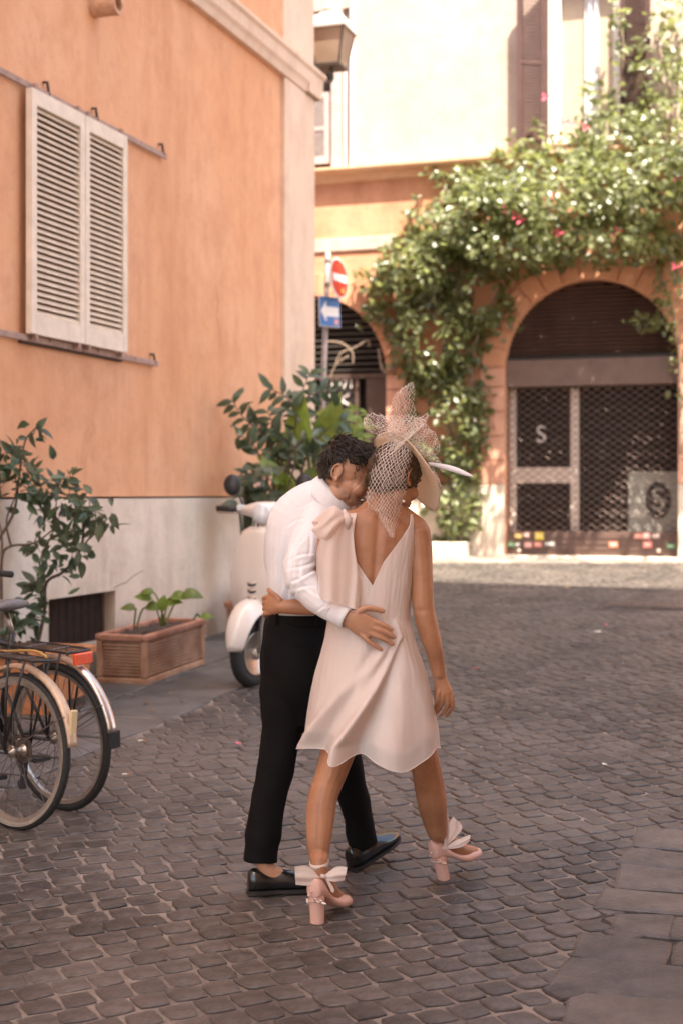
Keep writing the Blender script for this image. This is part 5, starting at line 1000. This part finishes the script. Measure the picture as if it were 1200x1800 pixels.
# shirt
def crease(px, py, segs):
    """depth of pressed folds running along picture segments (x0, y0, x1, y1, width, depth)"""
    d = 0
    for x0, y0, x1, y1, w_, de in segs:
        ux, uy = x1 - x0, y1 - y0; L2 = ux * ux + uy * uy; t_ = ((px - x0) * ux + (py - y0) * uy) / L2
        if t_ < -.15 or t_ > 1.15: continue
        k = math.exp(-((t_ - .5) / .42) ** 4); ds = ((px - x0) * uy - (py - y0) * ux) / math.sqrt(L2) + 2.2 * math.sin(t_ * 5 + x0)
        d += de * k * (-math.exp(-(ds / w_) ** 2) + .75 * math.exp(-((ds - 2.1 * w_) / (1.5 * w_)) ** 2))
    return d
SHC = [(556, 985, 503, 1004, 2.6, .005), (560, 1002, 508, 1022, 2.6, .006), (552, 970, 505, 985, 2.4, .004), (565, 1030, 512, 1034, 2.4, .004), (575, 1052, 530, 1030, 2.2, .003), (538, 935, 515, 975, 2.4, .003), (548, 930, 540, 985, 2.2, .003), (497, 925, 476, 1030, 3, .004), (510, 940, 488, 1062, 3, .005), (522, 955, 500, 1072, 2.6, .005), (530, 985, 512, 1070, 2.4, .004), (484, 960, 474, 1040, 2.6, .0035), (545, 905, 505, 925, 2.4, .0035), (535, 920, 508, 950, 2.2, .0035), (588, 1062, 562, 1070, 2, .003), (580, 1050, 556, 1076, 2, .003), (560, 880, 520, 892, 2, .0018)]
stor = [(580, 864, 5.262, 24, .052), (570, 878, 5.268, 44, .072)] + tor[2:6]
s = MB(); limb(s, [P(a, y, d) for a, y, d, w_, hh in stor] + [P(530, 1076, 5.31), P(530, 1092, 5.31)], [((w_ + 5) * .00212, hh + .012) for a, y, d, w_, hh in stor] + [(.119, .112), (.108, .10)], up=X_, seg=28, flat=(True, True))
limb(s, [P(560, 914, 5.2), P(543, 950, 5.13), P(526, 1008, 5.065), P(556, 1049, 5.015), P(588, 1074, 4.968)], [.07, .064, .059, .053, .043], seg=20, flat=(False, True)); limb(s, armL, [.068, .06, .055, .045], seg=16); limb(s, [P(580, 884, 5.25), P(556, 908, 5.22)], [.052, .066]); limb(s, [P(560, 880, 5.29), P(515, 908, 5.32)], [.045, .06])
def shirt_disp(c, n_):
    px = 600 + c.x / c.y * F; py = HOR - (c.z - HC) / c.y * F
    w1 = noise.noise(Vector((c.x * 9 + c.z * 14, c.y * 8, c.z * 7 - c.x * 16))); w2 = noise.noise(Vector((c.x * 30 + c.z * 22, c.y * 20, c.z * 14 - c.x * 20)) + Vector((3, 1, 2)))
    el = math.exp(-(((px - 520) / 45) ** 2 + ((py - 1005) / 60) ** 2)); wa = math.exp(-(((px - 500) / 40) ** 2 + ((py - 1040) / 55) ** 2)); dr = math.sin((px * .9 + py * .35) * .16 + 2.5 * w1)
    fo = 1 - abs(noise.noise(Vector((px * .035 + py * .009, py * .006, c.y * 2)))) * 2.2
    if n_.y < .3: return .002 * w1 + .0012 * fo + .0006 * w2 + crease(px, py, SHC)
    return .003 * w1 + .0024 * fo * (1 if px < 560 else .6) + .0006 * w2 + el * (.003 * math.sin((py * 1.0 + px * .55) * .28 + 2 * w1)) + wa * .003 * dr
shirt = fuse(s, 'shirt', m_shirt, .0036, 3, shirt_disp, man)
ax = (P(604, 848, 5.24) - P(576, 884, 5.27)).normalized(); ca_ = P(587, 869, 5.255); e1 = ax.cross(Y_).normalized(); e2 = ax.cross(e1)
cr = []
for off, rr_, fl in ((-.022, .066, 0), (.022, .069, 0), (.033, .0735, 0), (.014, .083, .2), (-.02, .091, .5), (-.034, .094, 1)): cr.append([ca_ + ax * off + (e1 * math.cos(u) * rr_ * 1.08 + e2 * math.sin(u) * rr_) for u in np.linspace(0, 2 * math.pi, 40, endpoint=False)])
MB().loft(cr, cap=False).build('collar', m_shirt, shirt, smooth=True, solid=.003)
cd = (P(612, 1087, 4.945) - P(580, 1069, 4.975)).normalized(); cu_ = []
for k, r0 in ((0, .040), (.012, .0425), (.07, .0415), (.078, .0395), (.078, .036), (.05, .035)): c = P(579, 1068, 4.975) + cd * k; g1 = cd.cross(Y_).normalized(); g2 = cd.cross(g1); cu_.append([c + g1 * math.cos(u) * r0 + g2 * math.sin(u) * r0 * .86 for u in np.linspace(0, 2 * math.pi, 28, endpoint=False)])
MB().loft(cu_, cap=False).build('cuff', m_shirt, shirt, smooth=True, solid=.003)
# trousers
t = MB(); tr_ = [(529, 1082, 5.31, 57, .117), (526, 1105, 5.31, 62, .125), (524, 1150, 5.30, 67, .138), (525, 1200, 5.30, 67, .135), (528, 1235, 5.30, 60, .11)]
limb(t, [P(a, y, d) for a, y, d, w_, hh in tr_], [(w_ * .00212, hh) for a, y, d, w_, hh in tr_], up=X_, seg=24, flat=(True, False))
for lg in ([(500, 1170, 5.29, .09), (497, 1240, 5.275, .085), (493, 1300, 5.265, .071), (482, 1360, 5.25, .068), (467, 1440, 5.225, .063), (459, 1514, 5.21, .064)], [(556, 1170, 5.32, .09), (580, 1260, 5.38, .082), (604, 1330, 5.43, .068), (620, 1400, 5.47, .061), (629, 1440, 5.49, .058), (639, 1486, 5.505, .058)]):
    limb(t, [P(*v[:3]) for v in lg], [v[3] for v in lg], up=X_, seg=24, flat=(False, True))
def trs_disp(c, n_):
    py = HOR - (c.z - HC) / c.y * F; w1 = noise.noise(Vector((c.x * 7, c.y * 7, c.z * 9))); w2 = noise.noise(Vector((c.x * 20 + c.z * 12, c.y * 16, c.z * 13)))
    return .007 * w1 + .0035 * w2 * (1.5 if 1180 < py < 1300 or py > 1440 else .7)
trs = fuse(t, 'trousers', m_trs, .006, 2, trs_disp, man)
wb_ = []
for dy, k in ((1079, 1.0), (1078, 1.015), (1096, 1.02), (1097, 1.0)):
    c = P(529, dy, 5.31); wb_.append([c + X_ * (.1215 * k + (dy - 1079) * .0003) * math.cos(u) + Y_ * .118 * k * math.sin(u) for u in np.linspace(0, 2 * math.pi, 40, endpoint=False)])
MB().loft(wb_, cap=False).build('waistband', m_trs, trs, smooth=True)
for px in (487, 556): p = P(px, 1088, 5.19 if px > 500 else 5.21); MB().box(p, (.012, .006, .045)).build('belt_loop', m_trs, trs, bevel=.002)
MB().tube([P(512, 1131, 5.158), P(532, 1133, 5.155), P(553, 1136, 5.165)], .0022, 6).build('pocket_welt', m_trs, trs, smooth=True)
loafer(ml, man, -1); loafer(mr, man, 1)
# ================================================================ the woman
wom = thing('person', 'woman in short blush dress with veiled hat and bow heels, seen from behind', 'person', G(600, 1620))
HW = P(696, 842, 5.10); AW = head_axes((.62, .66, -.40)); wl = shoe_mtx(G(550, 1629) + UP * .012, (.48, .88)); wr = shoe_mtx(G(768, 1553) + UP * .012, (.80, .60), math.radians(13))
b = MB(); qw = head(b, HW, AW, .97, .92)
limb(b, [P(668, 915, 5.075), P(676, 893, 5.075), P(688, 866, 5.085), P(695, 846, 5.095)], [.066, .056, .053, .055])
wt = [(668, 905, 5.075, 42, .055), (664, 920, 5.075, 66, .075), (658, 948, 5.08, 71, .09), (655, 1000, 5.08, 67, .098), (654, 1050, 5.075, 61, .096), (653, 1092, 5.07, 57, .094), (653, 1140, 5.08, 65, .108), (655, 1190, 5.085, 75, .122), (657, 1235, 5.09, 76, .118)]
limb(b, [P(a, y, d) for a, y, d, w_, hh in wt], [(w_ * .00203, hh) for a, y, d, w_, hh in wt], up=X_, seg=24)
limb(b, [P(680, 893, 5.08), P(706, 910, 5.085), P(731, 930, 5.09)], [.045, .042, .044]); limb(b, [P(660, 899, 5.07), P(622, 918, 5.06), P(586, 934, 5.05)], [.043, .039, .042])
limb(b, [P(733, 934, 5.09), P(737, 965, 5.085), P(740, 1010, 5.07), P(744, 1070, 5.05), P(753, 1110, 5.05), P(764, 1150, 5.06), P(771, 1186, 5.07)], [.047, .045, .041, .039, .0375, .031, .0245])
limb(b, [P(582, 930, 5.05), P(576, 970, 5.05), P(580, 1040, 5.09), P(556, 1062, 5.12), P(524, 1066, 5.125), P(497, 1067, 5.125)], [.045, .04, .037, .036, .03, .0245])
# right hand, relaxed
limb(b, [P(771, 1184, 5.07), P(775, 1202, 5.07), P(781, 1220, 5.07)], [(.024, .018), (.027, .016), (.031, .015)], up=X_)
for pts, r0 in (([(770, 1217, 5.055), (768, 1232, 5.06), (766, 1241, 5.075), (763, 1247, 5.085)], .0085), ([(777, 1220, 5.06), (776, 1236, 5.065), (771, 1247, 5.08), (766, 1254, 5.09)], .009), ([(785, 1221, 5.065), (786, 1238, 5.07), (780, 1252, 5.085), (772, 1259, 5.095)], .009), ([(792, 1221, 5.07), (795, 1237, 5.075), (791, 1250, 5.09), (783, 1259, 5.1)], .0085), ([(770, 1200, 5.08), (765, 1214, 5.1), (766, 1230, 5.11), (767, 1240, 5.115)], .0095)):
    limb(b, [P(*v) for v in pts], [r0, r0 * .95, r0 * .85, r0 * .65], seg=10)
# left hand on his hip
limb(b, [P(499, 1067, 5.125), P(486, 1064, 5.128), P(474, 1062, 5.14)], [(.024, .019), (.033, .017), (.036, .015)], up=UP)
for i, py in enumerate((1049, 1058, 1067, 1077)): limb(b, [P(477, py, 5.138), P(468, py + 1, 5.15), P(464 + i * .5, py + 4, 5.175), P(466 + i, py + 7, 5.2)], [.0095, .0095, .0088, .007], seg=10)
limb(b, [P(492, 1056, 5.12), P(484, 1047, 5.13), P(476, 1041, 5.14), P(472, 1036, 5.15)], [.012, .0105, .0095, .0075], seg=10)
for ctr, M_ in (([(622, 1215, 5.06, .082), (600, 1300, 5.05, .066), (590, 1334, 5.04, .060), (581, 1362, 5.03, .055), (568, 1400, 5.01, .0515), (563, 1440, 4.98, .050), (560.5, 1480, 4.95, .042), (560.5, 1504, 4.935, .035)], wl), ([(690, 1215, 5.10, .082), (732, 1300, 5.18, .064), (747, 1346, 5.22, .056), (753, 1376, 5.24, .0555), (758, 1404, 5.26, .055), (764, 1440, 5.29, .045), (768, 1464, 5.31, .037)], wr)):
    an = [M_ @ Vector(v) for v in ((.05, 0, .20), (.052, 0, .16), (.09, 0, .118), (.145, 0, .06), (.2, 0, .035))]; limb(b, [P(*v[:3]) for v in ctr] + an, [v[3] for v in ctr] + [.031, .034, .03, .026, .018])
def wdisp(c, n_):
    d = 0; px = 600 + c.x / c.y * F; py = HOR - (c.z - HC) / c.y * F
    if 900 < py < 1060 and n_.y < -.2: d = -.008 * math.exp(-((px - 664 + (py - 930) * .07) / 7) ** 2) + .005 * math.exp(-(((px - 628) / 22) ** 2 + ((py - 955) / 28) ** 2)) + .005 * math.exp(-(((px - 705) / 20) ** 2 + ((py - 955) / 28) ** 2))
    if py > 1330:
        lx = 560 if px < 650 else 755
        d += -.0018 * math.exp(-((py - (1377 + (px - 578) * .12)) / 5) ** 2) * (1 if px < 650 and n_.y < 0 else 0)
        if n_.y < .1: d += .004 * math.exp(-(((py - 1425) / 32) ** 2 + ((px - lx + 12) / 12) ** 2)) + .003 * math.exp(-(((py - 1420) / 30) ** 2 + ((px - lx - 12) / 12) ** 2)) - .0028 * math.exp(-(((py - 1470) / 40) ** 2 + ((px - lx) / 6) ** 2)) - .003 * math.exp(-(((py - 1520) / 25) ** 2 + ((px - lx + 9) / 4) ** 2)) * (1 if px < 650 else 0)
    if 1060 < py < 1090 and px > 720: d += -.004 * math.exp(-(((py - 1073) / 5) ** 2 + ((px - 738) / 10) ** 2))
    return d
fuse(b, 'body', m_skw, .0033, 3, wdisp, wom)
fw, rw, uw_ = AW; h = MB()
for a, c, d, R in ((-.02, 0, .03, (.104, .083, .095)), (-.075, 0, -.03, (.045, .066, .05)), (-.02, .05, .02, (.07, .038, .05)), (-.02, -.05, .02, (.07, .038, .05)), (-.098, 0, .01, (.035, .055, .045)), (.018, .055, .028, (.038, .027, .03))): ell(h, qw(a, c, d), (fw, rw, uw_), R)
hw_ = fuse(h, 'hair', m_hairw, .004, 2, lambda c, n_: .003 * noise.noise(Vector((c.x * 120, c.y * 40, c.z * 40))), wom)
tf = MB(); vs_ = hw_.data.vertices; nv_ = len(vs_)
for i in range(900):
    v = vs_[hr.randrange(nv_)]; n_ = v.normal.copy(); tgt = qw(-.10, .0, -.01); fl_ = tgt - v.co; fl_ = fl_ - n_ * fl_.dot(n_)
    if fl_.length < .02: fl_ = rw.copy()
    fl_.normalize(); L = hr.uniform(.018, .03); tf.tube([v.co - fl_ * L - n_ * .004, v.co - fl_ * L * .3 + n_ * .0018, v.co + fl_ * L * .3 + n_ * .0018, v.co + fl_ * L - n_ * .004], [.0006, .0016, .0016, .0006], 4)
tag(tf.build('hair_locks', m_hairw, hw_, smooth=True), kind='stuff')
ell(MB(), P(709, 881, 5.01), (X_, Y_, UP), (.0055,) * 3, 10, 8).build('earring', m_white, wom, smooth=True)
# ---------------------------------------------------------------- dress
m_dress = mat('blush_satin', (.86, .785, .735), .36, .04, 7, .10, 200, tr=.25, trc=(.9, .7, .62), sheen=.35, bst=(1, 1, .25)); m_hem = m_org
DR = [(895, 664, 62, 5.075, .045), (905, 664, 66, 5.075, .066), (920, 661, 70, 5.075, .088), (945, 658, 74, 5.08, .103), (1000, 654, 72, 5.08, .110), (1050, 651, 70, 5.075, .108), (1090, 648, 71, 5.075, .110), (1130, 650, 78, 5.08, .125), (1180, 652, 90, 5.085, .15), (1240, 652, 101, 5.09, .18), (1290, 651, 109, 5.095, .20), (1330, 650, 114, 5.10, .215), (1380, 650, 120, 5.10, .225)]
dr_ = np.array(DR, float)
def ring_at(py): return [np.interp(py, dr_[:, 0], dr_[:, i]) for i in range(1, 5)]
def topline(th):
    a = np.array([-math.pi, -2.3, -1.95, -1.75, -1.5, -1.22, -1.08, -.62, -.45, 0.02, .25, .6, .98, 1.02, 1.16, 1.22, 1.5, 1.75, 1.95, 2.3, math.pi]); z = np.array([945, 930, 905, 950, 985, 950, 904, 902, 985, 1031, 988, 952, 920, 905, 904, 950, 990, 950, 905, 930, 945]); return float(np.interp(th, a, z))
def hemline(th): return 1322 + 26 * math.exp(-((th - .42) / .42) ** 2) - 10 * math.exp(-((th + 1.1) / .5) ** 2) + 14 * math.exp(-((th + .44) / .10) ** 2) - 6 * math.exp(-((th + .12) / .15) ** 2) - 18 * (1 - math.cos(th)) / 2 - 8 * math.exp(-((th - 1.4) / .4) ** 2)
def fold(th, py):
    g = max(0, (py - 1085) / 240); w_ = 0
    for (t0, t1, wd, am) in ((.60, -1.32, .16, .034), (.66, -.47, .09, .07), (.75, .36, .17, .018), (.80, .95, .2, .012), (.25, -.9, .14, -.03), (.55, -.16, .15, -.042), (1.2, 1.7, .2, .02), (-1.3, -2.0, .2, .025), (2.2, 2.3, .25, .03), (-2.6, -2.7, .25, .03)):
        f0 = max(0, min(1, (py - 1120) / 190)); tc_ = t0 + (t1 - t0) * (f0 ** .85); w_ += am * min(1.15, g) ** .9 * math.exp(-((th - tc_) / (wd * (.8 + .45 * f0))) ** 2)
    return w_ + .0025 * noise.noise((th * 4, py * .012, 2)) + .0015 * noise.noise((th * 11, py * .03 + th * 2, 5))
def dress_pt(th, py, off=0):
    cx, hw, Yc, hd = ring_at(py); x = (cx - 600) / F * Yc; w_ = hw / F * Yc; f0 = fold(th, py) + off
    zc = HC + (HOR - py) / F * (Yc - hd * math.cos(th))
    return Vector((x + (w_ + f0) * math.sin(th), Yc - (hd + f0) * math.cos(th), zc))
def dress_mesh(name, m, t0, t1, off, parent, top=None, nv=110, nth=300, ramp=False):
    cols = []
    for i in range(nth):
        th = -math.pi + 2 * math.pi * i / nth; a = max(topline(th), top or 0); z = hemline(th) + t1; cols.append([dress_pt(th, a + (z - a) * (j / nv), off if not ramp else .0016 + (off - .0016) * min(1, max(0, j - 20) / 50)) for j in range(nv + 1)])
    mb = MB(); o = 0; n_ = nv + 1
    for c in cols: mb.v += c
    for i in range(nth):
        k = (i + 1) % nth
        for j in range(nv): mb.f.append((i * n_ + j, k * n_ + j, k * n_ + j + 1, i * n_ + j + 1))
    return mb.build(name, m, parent, smooth=True)
dress = dress_mesh('dress', m_dress, 0, -22, .001, wom)
dress_mesh('organza_skirt', m_org, 0, 8, .006, dress, nv=110, ramp=True)
hm = MB().tube([dress_pt(th, hemline(th) + 8, .007) for th in np.linspace(-math.pi, math.pi, 300, endpoint=False)], .0013, 6, closed=True); hm.build('hem', m_dress, dress, smooth=True)
vn = MB().tube([dress_pt(th, topline(th), .001) for th in np.linspace(-1.08, 1.08, 120)], .0015, 6); vn.build('neckline', m_dress, dress, smooth=True)
# shoulder bow: puffed loop and hanging tail
m_bow = mat('organza_bow', (.86, .76, .70), .5, .04, 12, .08, 200, tr=.4, trc=(.92, .74, .67), alpha=.07, sheen=.3)
pf = []
for t_ in np.linspace(0, 1, 26):
    cx = 606 - 52 * t_ ; k = math.sin(math.pi * min(.93, .08 + t_ * .86)) ** .7; c = P(cx, 918 + 8 * t_, 4.975 - .03 * k); pf.append([c + UP * (.058 * k * math.cos(u) * (1 + .12 * math.sin(3 * u + 5 * t_))) + Y_ * (.05 * k * math.sin(u) * (1 + .15 * math.sin(4 * u + 9 * t_))) + X_ * (.012 * math.sin(2 * u + 3)) for u in np.linspace(0, 2 * math.pi, 48, endpoint=False)])
bow = MB().loft(pf, cap=False).build('shoulder_bow', m_bow, wom, smooth=True)
sheet([[P(590, 908, 4.945), P(606, 905, 4.945), P(618, 908, 4.95)], [P(563, 950, 4.91), P(594, 945, 4.925), P(622, 960, 4.945)], [P(557, 990, 4.90), P(595, 990, 4.915), P(629, 1010, 4.94)], [P(564, 1052, 4.895), P(598, 1062, 4.91), P(627, 1072, 4.93)]], 60, 60, .006, 1.6).build('bow_tail', m_bow, bow, smooth=True)
sheet([[P(596, 908, 4.965), P(608, 907, 4.965)], [P(575, 960, 4.965), P(612, 960, 4.965)], [P(574, 1015, 4.955), P(618, 1025, 4.96)], [P(585, 1045, 4.95), P(616, 1050, 4.955)]], 40, 50, .006, 1.2, seed=2).build('bow_tail', m_bow, bow, smooth=True)
MB().tube([P(604, 897, 4.955), P(612, 912, 4.935), P(610, 930, 4.95)], [.008, .016, .008], 10).build('bow_knot', m_bow, bow, smooth=True)
MB().tube(smooth_pts([tuple(P(*v)) for v in ((590, 908, 4.943), (563, 950, 4.908), (557, 990, 4.898), (564, 1052, 4.893), (598, 1062, 4.908), (627, 1072, 4.928), (629, 1010, 4.938), (622, 960, 4.943), (618, 908, 4.948))], 5), .0014, 5).build('seam', m_bow, bow, smooth=True)
# shoes with ribbons
for M_, s_, loops in ((wl, -1, [[(563, 1540), (540, 1522), (518, 1524), (520, 1556), (545, 1556)], [(568, 1540), (590, 1524), (610, 1525), (605, 1548), (585, 1550)]]), (wr, 1, [[(779, 1490), (782, 1460), (796, 1436), (808, 1446), (810, 1460)], [(782, 1490), (800, 1478), (826, 1468), (824, 1480), (808, 1490)], [(781, 1490), (784, 1470), (786, 1428), (788, 1440), (789, 1470)]])):
    so_ = pump(M_, wom, s_); ringc = M_ @ Vector((.05, 0, .19)); rg = []
    for z in (-.009, .009): rg.append([M_ @ Vector((.05 + .0335 * math.cos(u), .0325 * math.sin(u), .192 + z + .006 * math.cos(u))) for u in np.linspace(0, 2 * math.pi, 24, endpoint=False)])
    MB().loft(rg, cap=False).build('ankle_ribbon', m_bow, so_, smooth=True, solid=.002)
    Yb = ringc.y - (.03 if s_ < 0 else .02)
    for lp in loops:
        k, a, b_, c, d = [P(x, y, Yb - .012 * j * (1 if j < 3 else .3)) for j, (x, y) in enumerate(lp)]; sheet([[k, k + UP * -.006], [a, d], [b_, c]], 12, 24, .006, 1.3, seed=b_.x).build('ribbon_loop', m_bow, so_, smooth=True)
    MB().tube([P(lp[0][0] - 4, lp[0][1], Yb - .004), P(lp[0][0] + 5, lp[0][1] + 1, Yb - .006)], .007, 8).build('ribbon_knot', m_bow, so_, smooth=True)
    if s_ < 0: sheet([[P(572, 1545, Yb - .002), P(577, 1545, Yb - .002)], [P(580, 1562, Yb), P(587, 1562, Yb)], [P(582, 1568, Yb), P(587, 1569, Yb)]], 4, 12, .001, 1).build('ribbon_tail', m_bow, so_, smooth=True)
# ---------------------------------------------------------------- hat with net
m_hat = mat('sinamay_straw', (.86, .75, .62), .75, .06, 60, .4, 260, tr=.5, trc=(.85, .68, .5)); m_net = mat('net_thread', (.86, .76, .69), .6, .05, 10, 0); m_quill = mat('quill_white', (.80, .76, .76), .5, .03, 10, .1, 60)
hc_ = P(721, 826, 5.125); d1 = Vector((.66, 0, -.75)); d2 = Vector((-.28, .93, -.24)).normalized(); d2 = (d2 - d1 * d2.dot(d1)).normalized(); hn_ = d1.cross(d2) * -1
if hn_.x < 0: hn_ = -hn_
rows = []; RB = .168
for rr_ in np.linspace(.0, 1, 18):
    row = []
    for u in np.linspace(0, 2 * math.pi, 72, endpoint=False):
        x, y = rr_ * math.cos(u), rr_ * math.sin(u) * .92; hgt = .028 * (1 - rr_ ** 2) - .10 * max(0, x - .45) ** 1.6 - .035 * max(0, -x - .5) ** 1.5 + .012 * rr_ * math.sin(2 * u + .6); row.append(hc_ + d1 * RB * x + d2 * RB * y + hn_ * hgt)
    rows.append(row)
hat = MB().loft(rows, cap=False).build('hat', m_hat, wom, smooth=True, solid=.004)
MB().tube(rows[-1], .0035, 6, closed=True).build('brim_edge', m_hat, hat, smooth=True)
nets = 0
def net(fn, nu, nv, r_=.00062, name='veil', fade=.2):
    """diamond net over the surface fn(u, v), u and v in 0..1"""
    mb = MB(); K = 46
    for sg in (1, -1):
        sl_ = nv / nu
        cnt = nu + nv
        for k in range(-nv if sg < 0 else 0, cnt if sg > 0 else nu + nv):
            pts = []
            for j in range(K + 1):
                v = j / K; u = (k - sg * v * nv) / nu if sg > 0 else (k + v * nv - nv) / nu + 0
                if -.001 <= u <= 1.001: pts.append((fn(min(1, max(0, u)), v) + Vector((0, .001 * sg, 0)), v))
            if len(pts) > 2: mb.tube([q_[0] for q_ in pts], [r_ * (1 - fade * q_[1]) for q_ in pts], 3, cap=False)
    return mb.build(name, m_net, hat)
def path_fn(path, Yb, bul, rip=0, nr=2, ph=0):
    a = smooth_pts(path, 10); n_ = len(a)
    def fn(u, v):
        i = min(int(v * (n_ - 1)), n_ - 2); t_ = v * (n_ - 1) - i; px, py, hx, hy, yo = a[i] * (1 - t_) + a[i + 1] * t_; s = 2 * u - 1
        jx = 3.6 * noise.noise((u * 9 + ph, v * 11, 3.3)); jy = 3.6 * noise.noise((u * 9 + ph, v * 11, 8.1)); px += jx; py += jy
        return P(px + hx * s, py + hy * s, Yb + yo + bul * s * s + rip * math.sin(s * nr * math.pi + ph + v * 3))
    return fn
for dY in (0, -.012):
    net(path_fn([(708, 776, 24, 8, .03), (693, 800, 32, 6, -.005), (684, 828, 35, 3, -.025), (680, 858, 36, 0, -.025), (677, 884, 34, -6, -.012), (679, 906, 24, 8, -.012), (684, 926, 18, 8, -.014), (688, 944, 8, 3, -.014)], 4.985 + dY, .085, .004, 2, dY * 100), 11, 20, .0007, 'veil', .7)
net(path_fn([(703, 772, 34, 0, 0), (708, 745, 26, -4, -.02), (706, 715, 22, -6, -.03), (709, 692, 20, -8, -.02), (716, 676, 10, -5, 0)], 5.05, .04, .02, 2), 10, 13)
net(path_fn([(716, 765, 6, 26, 0), (690, 756, 6, 24, -.02), (664, 747, 6, 22, -.03), (646, 744, 3, 14, -.02), (639, 744, 1, 5, 0)], 5.04, .04, .015, 2, 1), 8, 12)
net(path_fn([(690, 775, 20, 20, 0), (715, 760, 22, 22, -.03), (738, 752, 16, 20, -.02), (752, 748, 8, 12, .02)], 5.05, .03, .02, 3, 2), 9, 10)
net(path_fn([(700, 770, 24, 24, 0), (735, 780, 18, 22, -.02), (758, 776, 12, 22, 0), (768, 770, 6, 12, .02)], 5.06, .03, .02, 2, .5), 9, 10)
net(path_fn([(690, 790, 18, -18, 0), (712, 775, 22, -20, -.03), (730, 755, 22, -18, -.02), (735, 735, 18, -10, .02)], 5.03, .03, .02, 2, 3), 9, 10)
net(path_fn([(700, 775, 40, 6, 0), (705, 760, 42, 4, -.025), (702, 745, 44, 2, -.02), (700, 730, 36, 0, .0)], 5.04, .04, .02, 3, 4), 12, 7)
net(path_fn([(735, 790, 10, 14, 0), (752, 800, 9, 16, .01), (768, 812, 8, 16, .02), (776, 820, 4, 10, .03)], 5.12, .02, .01, 2, 1), 5, 7)
net(path_fn([(745, 820, 10, 12, 0), (765, 835, 8, 16, .01), (772, 850, 6, 14, .02), (768, 866, 4, 8, .03)], 5.14, .02, .01, 2, 2), 5, 7)
qa = P(752, 815, 5.10); qb = P(831, 838, 5.06); ql = []
for t_ in np.linspace(0, 1, 24): c = qa.lerp(qb, t_) + UP * (.006 * math.sin(math.pi * t_)); w_ = .0105 * (math.sin(math.pi * min(1, .1 + .9 * t_ ** 1.4)) ** .6 if t_ < .985 else .15); ql.append([c + UP * w_ * k + Y_ * (.004 * (1 - abs(k))) * -1 for k in (-1, -.5, 0, .5, 1)])
MB().loft(ql, cap=False, wrap=False).build('quill', m_quill, hat, smooth=True, solid=.0015)
